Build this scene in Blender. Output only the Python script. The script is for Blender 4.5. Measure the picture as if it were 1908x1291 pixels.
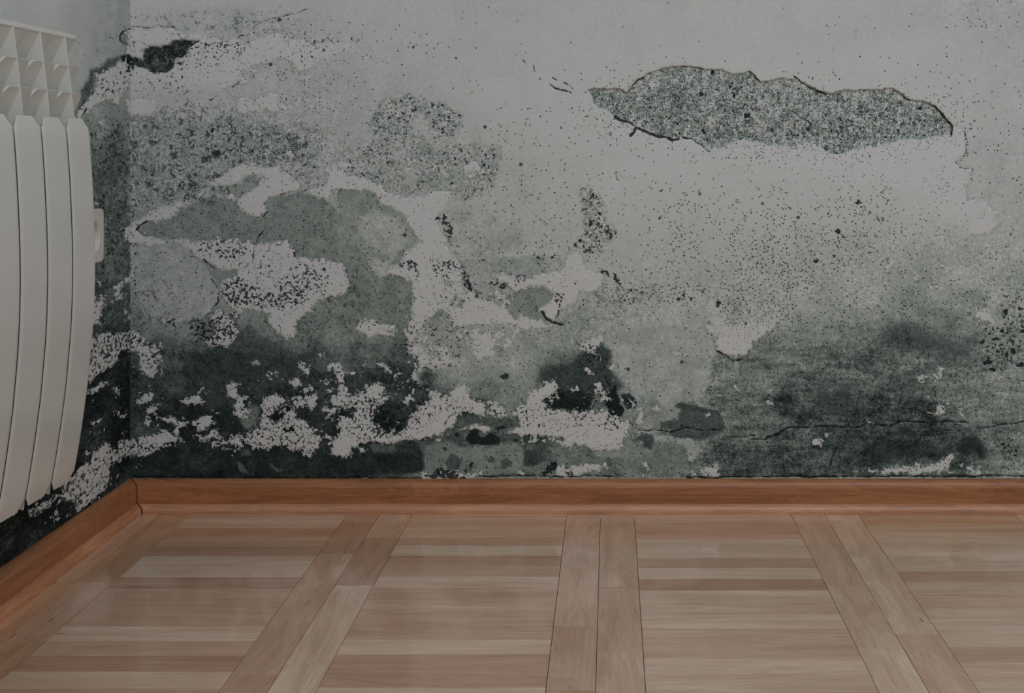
import bpy, bmesh, math, random
import numpy as np
from mathutils import Vector

for o in list(bpy.data.objects):
    bpy.data.objects.remove(o, do_unlink=True)
scene = bpy.context.scene
COL = scene.collection

# ------------------------------------------------------------------ camera, world, light, exposure
F = 2846.0            # focal length in pixels of the 1908-wide frame
VX, VY = 1137.0, 280.0
H = 0.556             # eye height
YW = 2.358            # back wall
XL = -0.741           # left wall
S = F / YW            # pixels per metre on the back wall

cam_d = bpy.data.cameras.new('camera')
cam = bpy.data.objects.new('camera', cam_d); COL.objects.link(cam)
cam.location = (0, 0, H); cam.rotation_euler = (math.radians(90), 0, 0)
cam_d.sensor_fit = 'HORIZONTAL'; cam_d.sensor_width = 36.0
cam_d.lens = F / 1908 * 36.0
cam_d.shift_x = -(VX - 954) / 1908
cam_d.shift_y = -(645.5 - VY) / 1908
cam_d.clip_start = 0.02
scene.camera = cam

world = bpy.data.worlds.new('world'); scene.world = world
world.use_nodes = True
bg = world.node_tree.nodes['Background']
bg.inputs[0].default_value = (0.88, 0.96, 1.0, 1); bg.inputs[1].default_value = 0.48

def area(name, loc, tgt, sx, sy, power, col):
    d = bpy.data.lights.new(name, 'AREA'); d.shape = 'RECTANGLE'; d.size = sx; d.size_y = sy
    d.energy = power; d.color = col
    o = bpy.data.objects.new(name, d); COL.objects.link(o); o.location = loc
    o.rotation_euler = (Vector(tgt) - Vector(loc)).to_track_quat('-Z', 'Y').to_euler()
    return o
area('offscreen_soft_light', (0.9, -0.25, 2.5), (0.1, 2.3, 0.25), 1.7, 1.3, 59, (0.94, 0.98, 1.02))  # unseen soft area light, raised to brighten surfaces that face up

vs = scene.view_settings
vs.view_transform = 'Standard'; vs.look = 'None'; vs.gamma = 1.0; vs.use_curve_mapping = False
vs.exposure = -0.95

# ------------------------------------------------------------------ helpers
def link_mesh(name, me, mat, parent=None):
    o = bpy.data.objects.new(name, me); COL.objects.link(o)
    if mat: me.materials.append(mat)
    if parent: o.parent = parent
    return o
def from_bm(name, bm, mat, parent=None, smooth=False):
    bmesh.ops.recalc_face_normals(bm, faces=bm.faces)
    me = bpy.data.meshes.new(name); bm.to_mesh(me); bm.free()
    if smooth: me.polygons.foreach_set('use_smooth', [True] * len(me.polygons))
    return link_mesh(name, me, mat, parent)
def box_bm(bm, x0, x1, y0, y1, z0, z1, bev=0.0, seg=1):
    r = bmesh.ops.create_cube(bm, size=1.0)
    for v in r['verts']:
        v.co.x = x0 + (v.co.x + .5) * (x1 - x0); v.co.y = y0 + (v.co.y + .5) * (y1 - y0); v.co.z = z0 + (v.co.z + .5) * (z1 - z0)
    if bev > 0:
        es = set(e for v in r['verts'] for e in v.link_edges)
        bmesh.ops.bevel(bm, geom=list(es), offset=bev, segments=seg, affect='EDGES', profile=0.5)
def srgb(r, g, b):
    f = lambda c: (c / 255 / 12.92) if c <= 10.31 else ((c / 255 + .055) / 1.055) ** 2.4
    return (f(r), f(g), f(b))
LIT = 0.43
def alb(r, g, b, k=LIT):
    c = srgb(r, g, b); return (min(c[0] / k, .95), min(c[1] / k, .95), min(c[2] / k, .95), 1)

class NT:
    def __init__(s, name):
        s.m = bpy.data.materials.new(name); s.m.use_nodes = True; s.t = s.m.node_tree
        s.b = s.t.nodes['Principled BSDF']
    def n(s, typ, **kw):
        nd = s.t.nodes.new(typ)
        for k, v in kw.items(): setattr(nd, k, v)
        return nd
    def l(s, a, b): s.t.links.new(a, b)
    def math(s, op, a, b=None, c=None, clamp=False):
        nd = s.n('ShaderNodeMath', operation=op, use_clamp=clamp)
        for i, v in enumerate((a, b, c)):
            if v is None: continue
            if isinstance(v, (int, float)): nd.inputs[i].default_value = v
            else: s.l(v, nd.inputs[i])
        return nd.outputs[0]
    def step(s, v, lo, hi):
        nd = s.n('ShaderNodeMapRange', interpolation_type='SMOOTHSTEP')
        for i, x in ((0, v), (1, lo), (2, hi)):
            if isinstance(x, (int, float)): nd.inputs[i].default_value = x
            else: s.l(x, nd.inputs[i])
        return nd.outputs[0]
    def mix(s, f, a, b):
        nd = s.n('ShaderNodeMix', data_type='RGBA')
        for i, x in ((0, f), (6, a), (7, b)):
            if isinstance(x, (int, float, tuple)): nd.inputs[i].default_value = x
            else: s.l(x, nd.inputs[i])
        return nd.outputs[2]
    def mixf(s, f, a, b):
        nd = s.n('ShaderNodeMix', data_type='FLOAT')
        for i, x in ((0, f), (2, a), (3, b)):
            if isinstance(x, (int, float)): nd.inputs[i].default_value = x
            else: s.l(x, nd.inputs[i])
        return nd.outputs[0]
    def attr(s, name):
        return s.n('ShaderNodeAttribute', attribute_name=name).outputs['Fac']
    def noise(s, vec, scale, detail=2.0, rough=.5, dist=0.0):
        nd = s.n('ShaderNodeTexNoise')
        nd.inputs['Scale'].default_value = scale; nd.inputs['Detail'].default_value = detail
        nd.inputs['Roughness'].default_value = rough; nd.inputs['Distortion'].default_value = dist
        s.l(vec, nd.inputs['Vector']); return nd.outputs[0]
    def pos(s, sx=1, sy=1, sz=1, obj_random=False):
        g = s.n('ShaderNodeNewGeometry'); mp = s.n('ShaderNodeMapping')
        mp.inputs['Scale'].default_value = (sx, sy, sz); s.l(g.outputs['Position'], mp.inputs[0])
        if obj_random:
            oi = s.n('ShaderNodeObjectInfo'); c = s.n('ShaderNodeCombineXYZ')
            s.l(s.math('MULTIPLY', oi.outputs['Random'], 37.0), c.inputs[0])
            s.l(s.math('MULTIPLY', oi.outputs['Random'], 91.0), c.inputs[1])
            s.l(s.math('MULTIPLY', oi.outputs['Random'], 53.0), c.inputs[2])
            s.l(c.outputs[0], mp.inputs['Location'])
        return mp.outputs[0]
    def bump(s, h, strength, dist):
        b = s.n('ShaderNodeBump'); b.inputs['Strength'].default_value = strength
        b.inputs['Distance'].default_value = dist; s.l(h, b.inputs['Height']); s.l(b.outputs[0], s.b.inputs['Normal'])
    def combine(s, sock_r, sock_g=None, sock_b=None): pass

# tone (0..160 display grey) -> albedo ramp with the wall's cold green cast in the darks
TONES = [(0, (8, 12, 12)), (30, (27, 34, 33)), (60, (55, 63, 60)), (90, (84, 92, 88)), (118, (113, 119, 115)), (140, (138, 140, 138)), (150, (150, 150, 149)), (160, (161, 159, 159))]

def wall_material(name, sy):
    m = NT(name)
    p = m.pos(S, S * sy, S)
    T = m.attr('tone'); W = m.attr('white'); A = m.attr('blot'); B = m.attr('pepper'); V = m.attr('vein'); K = m.attr('crack_shadow')
    fine = m.noise(p, 0.42, 2, .6)
    mid = m.noise(p, 0.13, 3, .62)
    grain_amp = m.attr('grain')
    t = m.math('MULTIPLY_ADD', m.math('SUBTRACT', fine, .5), m.math('MULTIPLY', grain_amp, 165.0), T)
    t = m.math('MULTIPLY_ADD', m.math('SUBTRACT', mid, .5), m.math('MULTIPLY', grain_amp, 115.0), t)
    edge = m.noise(p, 0.13, 5, .78)
    w_in = m.math('MULTIPLY_ADD', m.math('SUBTRACT', edge, .5), 44.0, W)
    w = m.step(w_in, -1.4, 1.4)
    rim = m.math('MULTIPLY', m.step(w_in, -3.5, -0.5), m.math('SUBTRACT', 1.0, w))
    rim = m.math('MULTIPLY', m.math('MULTIPLY', rim, m.attr('hold')), m.step(mid, .46, .56))
    t = m.math('MULTIPLY_ADD', rim, -34.0, t)
    wt = m.math('MULTIPLY_ADD', m.math('SUBTRACT', mid, .5), 10.0, 151.0)
    wt = m.math('MULTIPLY_ADD', m.math('SUBTRACT', fine, .5), 14.0, wt)
    w = m.math('MULTIPLY', w, m.attr('hold'))
    t = m.mixf(w, t, wt)
    # black mould clusters
    na = m.noise(p, 0.185, 4, .66)
    thr = m.math('MULTIPLY_ADD', A, -0.25, 0.69)
    ma = m.math('MULTIPLY', m.step(na, thr, m.math('ADD', thr, .035)), m.step(A, .02, .12))
    # pepper spots
    mb = None
    for sc, amp, rr in ((0.26, 1.0, .40), (0.14, .45, .32), (.06, .10, .2)):
        vo = m.n('ShaderNodeTexVoronoi'); vo.inputs['Scale'].default_value = sc; m.l(p, vo.inputs['Vector'])
        sep = m.n('ShaderNodeSeparateColor'); m.l(vo.outputs['Color'], sep.inputs[0])
        gate = m.math('LESS_THAN', sep.outputs[0], m.math('MULTIPLY', B, amp))
        rad = m.math('MULTIPLY_ADD', sep.outputs[1], rr, .10)
        dot = m.math('MULTIPLY', gate, m.math('SUBTRACT', 1.0, m.step(vo.outputs['Distance'], m.math('MULTIPLY', rad, .7), rad)))
        dot = m.math('MULTIPLY', dot, m.math('MULTIPLY_ADD', sep.outputs[2], .4, .6))
        mb = dot if mb is None else m.math('MAXIMUM', mb, dot)
    # squiggly veins
    nv = m.noise(p, 0.042, 3, .62, 1.0)
    nv2 = m.noise(p, 0.07, 2, .5)
    vv = m.math('ABSOLUTE', m.math('SUBTRACT', nv, .5))
    width = m.math('MULTIPLY', V, .062)
    mv = m.math('SUBTRACT', 1.0, m.step(vv, m.math('MULTIPLY', width, .3), m.math('ADD', width, .002)))
    mv = m.math('MULTIPLY', m.math('MULTIPLY', mv, m.step(nv2, .46, .56)), m.math('MULTIPLY', V, .88, clamp=True))
    kk = m.step(m.math('MULTIPLY_ADD', m.math('SUBTRACT', fine, .5), 3.4, K), -0.5, 0.5)
    dark = m.math('MAXIMUM', m.math('MAXIMUM', ma, mb), m.math('MAXIMUM', mv, kk))
    dark = m.math('MULTIPLY', dark, .94)
    cr = m.n('ShaderNodeValToRGB'); el = cr.color_ramp.elements
    for i, (g, c) in enumerate(TONES):
        e = el[i] if i < 2 else el.new(g / 160)
        e.position = g / 160; e.color = alb(*c)
    m.l(m.math('DIVIDE', t, 160.0, clamp=True), cr.inputs[0])
    # re-set in order (elements get sorted)
    for e, (g, c) in zip(cr.color_ramp.elements, sorted(TONES)):
        e.position = g / 160; e.color = alb(*c)
    col = m.mix(dark, cr.outputs[0], alb(14, 21, 20))
    m.l(col, m.b.inputs['Base Color'])
    m.b.inputs['Roughness'].default_value = .93
    m.b.inputs['Specular IOR Level'].default_value = .15
    h = m.math('ADD', m.math('MULTIPLY', fine, .5), m.math('MULTIPLY', mid, .8))
    h = m.math('MULTIPLY_ADD', w, .7, m.math('MULTIPLY', h, m.math('MULTIPLY_ADD', grain_amp, .9, .1)))
    h = m.math('MULTIPLY_ADD', dark, -.3, h)
    m.bump(h, .55, .0011)
    return m.m

def wood_material(name, along, coat_r=.09, orange=None, gscale=1.0, spec=.5, rough=.3, con=1.0):
    m = NT(name)
    k = dict(X=(3.2, 26, 26), Y=(26, 3.2, 26))[along]
    p = m.pos(*[v * gscale for v in k], obj_random=True)
    k2 = dict(X=(9, 260, 260), Y=(260, 9, 260))[along]
    p2 = m.pos(*[v * gscale for v in k2], obj_random=True)
    n1 = m.noise(p, 1.0, 4, .55, 1.3)
    rings = m.math('FRACT', m.math('MULTIPLY', n1, 9.0))
    rings = m.math('ABSOLUTE', m.math('MULTIPLY_ADD', rings, 2.0, -1.0))
    n2 = m.noise(p2, 1.0, 3, .6)
    g = m.math('MULTIPLY_ADD', m.math('SUBTRACT', rings, .5), .15 * con, 1.0)
    g = m.math('MULTIPLY_ADD', m.math('SUBTRACT', n2, .5), .42 * con, g)
    g = m.math('MULTIPLY_ADD', m.math('SUBTRACT', n1, .5), .6 * con, g)
    # tiny dark flecks
    vo = m.n('ShaderNodeTexVoronoi'); vo.inputs['Scale'].default_value = 1.0
    k3 = dict(X=(14, 90, 90), Y=(90, 14, 90))[along]
    m.l(m.pos(*k3, obj_random=True), vo.inputs['Vector'])
    sp = m.n('ShaderNodeSeparateColor'); m.l(vo.outputs['Color'], sp.inputs[0])
    fl = m.math('MULTIPLY', m.math('LESS_THAN', sp.outputs[0], .02), m.math('LESS_THAN', vo.outputs['Distance'], .16))
    g = m.math('MULTIPLY_ADD', fl, -.5, g)
    if orange is None:
        oi = m.n('ShaderNodeObjectInfo'); base = oi.outputs['Color']
    else:
        rgb = m.n('ShaderNodeRGB'); rgb.outputs[0].default_value = orange; base = rgb.outputs[0]
    vm = m.n('ShaderNodeVectorMath', operation='SCALE'); m.l(base, vm.inputs[0]); m.l(g, vm.inputs['Scale'])
    hs = m.n('ShaderNodeMix', data_type='RGBA', blend_type='MULTIPLY'); hs.inputs[0].default_value = 1.0
    tint = m.mix(m.step(n1, .35, .65), (1.0, .93, .86, 1), (1, 1, 1, 1))
    m.l(vm.outputs[0], hs.inputs[6]); m.l(tint, hs.inputs[7])
    m.l(hs.outputs[2], m.b.inputs['Base Color'])
    m.b.inputs['Roughness'].default_value = rough
    m.b.inputs['Specular IOR Level'].default_value = spec
    m.b.inputs['Coat Weight'].default_value = .65 if orange is None else .35; m.b.inputs['Coat Roughness'].default_value = coat_r
    m.bump(n2, .08, .0006)
    return m.m

def paint_material(name, col, rough=.35, var=.03):
    m = NT(name)
    n = m.noise(m.pos(9, 9, 9), 1.0, 3)
    g = m.math('MULTIPLY_ADD', m.math('SUBTRACT', n, .5), var * 2, 1.0)
    vm = m.n('ShaderNodeVectorMath', operation='SCALE'); vm.inputs[0].default_value = col[:3]; m.l(g, vm.inputs['Scale'])
    m.l(vm.outputs[0], m.b.inputs['Base Color']); m.b.inputs['Roughness'].default_value = rough
    return m.m

WALL = wall_material('mouldy_plaster', 1.0)
WALL_L = wall_material('mouldy_plaster_side', .42)
PARQ_X = wood_material('beech_parquet_across', 'X')
PARQ_Y = wood_material('beech_parquet_along', 'Y')
SKIRT_X = wood_material('baseboard_wood_across', 'X', coat_r=.3, orange=alb(116, 74, 46), gscale=1.3, rough=.5, con=1.8)
SKIRT_Y = wood_material('baseboard_wood_along', 'Y', coat_r=.3, orange=alb(116, 74, 46), gscale=1.3, rough=.5, con=1.8)
SHOE_X = wood_material('shoe_wood_across', 'X', coat_r=.3, orange=alb(138, 100, 76), gscale=1.3, rough=.5, con=1.3)
SHOE_Y = wood_material('shoe_wood_along', 'Y', coat_r=.3, orange=alb(138, 96, 70), gscale=1.3, rough=.5, con=1.3)
GAP = paint_material('dark_joint', (.012, .012, .012), .9)
RAD = paint_material('radiator_enamel', alb(152, 151, 147), .2, .012)
SOCKET = paint_material('socket_plastic', alb(154, 149, 144), .3, .01)
HOLE = paint_material('socket_hole', (.03, .03, .03), .7)
METAL = paint_material('clip_metal', (.35, .35, .34), .3)

# ------------------------------------------------------------------ numpy noise
rng = np.random.default_rng(7)
LAT = rng.random((256, 256)).astype(np.float32)
def vnoise(x, y, seed=0):
    x = x + seed * 17.31; y = y + seed * 41.77
    xi = np.floor(x).astype(np.int64); yi = np.floor(y).astype(np.int64)
    fx = x - xi; fy = y - yi
    fx = fx * fx * fx * (fx * (fx * 6 - 15) + 10); fy = fy * fy * fy * (fy * (fy * 6 - 15) + 10)
    a = LAT[yi & 255, xi & 255]; b = LAT[yi & 255, (xi + 1) & 255]
    c = LAT[(yi + 1) & 255, xi & 255]; d = LAT[(yi + 1) & 255, (xi + 1) & 255]
    return (a * (1 - fx) + b * fx) * (1 - fy) + (c * (1 - fx) + d * fx) * fy - .5
def fbm(x, y, wl, octv=4, seed=0, rough=.55):
    s = 0; a = 1; n = 0; c, sn = math.cos(.6), math.sin(.6)
    for i in range(octv):
        s = s + a * vnoise(x / wl, y / wl, seed + i * 3); n += a
        x, y = c * x - sn * y, sn * x + c * y
        a *= rough; wl *= .5
    return s / n
def sdf(poly, px, py, reach=60):
    """signed distance, positive inside, evaluated where it matters"""
    P = np.array(poly, float)
    out = np.full(px.shape, -1e3)
    m = (px > P[:, 0].min() - reach) & (px < P[:, 0].max() + reach) & (py > P[:, 1].min() - reach) & (py < P[:, 1].max() + reach)
    if not m.any(): return out
    x = px[m]; y = py[m]; d = np.full(x.shape, 1e9); ins = np.zeros(x.shape, bool)
    n = len(P)
    for i in range(n):
        ax, ay = P[i]; bx, by = P[(i + 1) % n]
        ex, ey = bx - ax, by - ay; L = ex * ex + ey * ey + 1e-9
        t = np.clip(((x - ax) * ex + (y - ay) * ey) / L, 0, 1)
        d = np.minimum(d, (x - ax - t * ex) ** 2 + (y - ay - t * ey) ** 2)
        if ay != by:
            c = ((ay > y) != (by > y)) & (x < ex * (y - ay) / (by - ay) + ax)
            ins ^= c
    d = np.sqrt(d); out[m] = np.where(ins, d, -d)
    return out
def linedist(pts, x, y, reach=30):
    P = np.array(pts, float); out = np.full(x.shape, 1e3)
    m = (x > P[:, 0].min() - reach) & (x < P[:, 0].max() + reach) & (y > P[:, 1].min() - reach) & (y < P[:, 1].max() + reach)
    if not m.any(): return out
    xx = x[m]; yy = y[m]; d = np.full(xx.shape, 1e9)
    for (ax, ay), (bx, by) in zip(P[:-1], P[1:]):
        ex, ey = bx - ax, by - ay; L = ex * ex + ey * ey + 1e-9
        t = np.clip(((xx - ax) * ex + (yy - ay) * ey) / L, 0, 1)
        d = np.minimum(d, (xx - ax - t * ex) ** 2 + (yy - ay - t * ey) ** 2)
    out[m] = np.sqrt(d); return out

# survey frames used while tracing the stains (origin, scale)
FR = dict(A=(240, 0, .2517), B=(640, 0, .2517), C=(1040, 80, .2324), D=(1430, 80, .2505),
          E=(230, 280, .2517), G=(640, 280, .2517), H=(1040, 320, .2324), I=(1430, 320, .2505),
          J=(230, 580, .2517), K=(640, 580, .2517), L=(1040, 580, .2479), M=(1430, 580, .2505),
          P=(0, 0, .2517), Q=(0, 325, .2517), R=(0, 650, .2517), Z=(0, 0, 1.0))
def fr(k, pts):
    ox, oy, s = FR[k]
    v = [float(q) for q in pts.replace(',', ' ').split()]
    return [(ox + v[i] * s, oy + v[i + 1] * s) for i in range(0, len(v), 2)]

XS = [250, 350, 450, 550, 650, 750, 850, 950, 1050, 1150, 1250, 1350, 1450, 1550, 1650, 1750, 1850]
YS = [0, 60, 110, 165, 220, 270, 320, 370, 420, 470, 520, 570, 620, 670, 720, 770, 820, 870]
TB = np.array([
 [152,152,150,148,148,147,146,146,147,148,148,148,148,148,146,144,140],
 [150,140,128,134,145,148,148,148,148,148,148,148,148,148,148,146,143],
 [150,148,142,138,140,147,148,148,150,150,150,150,150,150,150,148,146],
 [150,146,140,136,138,142,148,150,152,150,150,150,150,150,150,150,147],
 [142,136,130,130,135,132,145,149,152,152,152,152,152,152,152,150,146],
 [122,118,116,120,130,126,130,147,150,152,153,153,153,153,153,150,144],
 [114,112,108,116,126,126,128,144,148,152,153,152,152,152,152,148,141],
 [116,116,112,112,122,142,140,142,146,151,151,151,151,150,150,146,138],
 [102,98, 94,102,118,138,136,139,142,149,148,148,148,147,145,140,132],
 [118,118,110,102,110,142,134,136,136,145,144,143,140,135,131,126,126],
 [116,124,112, 98, 99,140,120,114,134,134,134,130,128,121,116,112,116],
 [ 96,114, 98, 94, 94,106,124,112,112,122,124,116,113,108,105,102,110],
 [ 84, 88, 72, 82, 86, 84,114,118,100,116,122,106,100, 94, 86, 84,100],
 [ 60, 62, 48, 56, 64, 60,112,116, 86,116,118, 92, 84, 78, 74, 78, 92],
 [ 52, 56, 42, 50, 52, 56, 84, 96, 66, 94,108, 80, 74, 72, 72, 76, 92],
 [ 52, 46, 38, 40, 46, 50, 68, 78, 66, 84, 86, 74, 68, 64, 68, 68, 84],
 [ 46, 36, 36, 36, 42, 60, 70, 72, 80, 84, 80, 72, 66, 56, 50, 52, 84],
 [ 36, 32, 38, 36, 46, 74, 94, 78, 82, 84, 82, 66, 66, 66, 68, 72, 86]], float)
LX = [0, 100, 150, 200, 243]
LY = [-200, 0, 100, 200, 300, 400, 500, 600, 700, 800, 900, 1100]
LT = np.array([[150,150,144,128,110],[150,150,142,124,106],[150,148,138,118,102],[120,110,96,104,108],[80,76,74,78,80],[70,68,68,72,74],  # upper rows darken towards the corner: corner shading put into the tone
 [76,74,74,74,74],[60,60,60,62,64],[40,38,38,36,42],[32,30,30,28,30],[28,26,24,24,26],[28,28,26,26,26]], float)
def table(X, Y, T, x, y):
    X = np.array(X, float); Y = np.array(Y, float)
    x = np.clip(x, X[0], X[-1] - 1e-6); y = np.clip(y, Y[0], Y[-1] - 1e-6)
    i = np.clip(np.searchsorted(X, x, 'right') - 1, 0, len(X) - 2); j = np.clip(np.searchsorted(Y, y, 'right') - 1, 0, len(Y) - 2)
    u = (x - X[i]) / (X[i + 1] - X[i]); v = (y - Y[j]) / (Y[j + 1] - Y[j])
    u = u * u * (3 - 2 * u) * .5 + u * .5; v = v * v * (3 - 2 * v) * .5 + v * .5
    return (T[j, i] * (1 - u) + T[j, i + 1] * u) * (1 - v) + (T[j + 1, i] * (1 - u) + T[j + 1, i + 1] * u) * v

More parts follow.
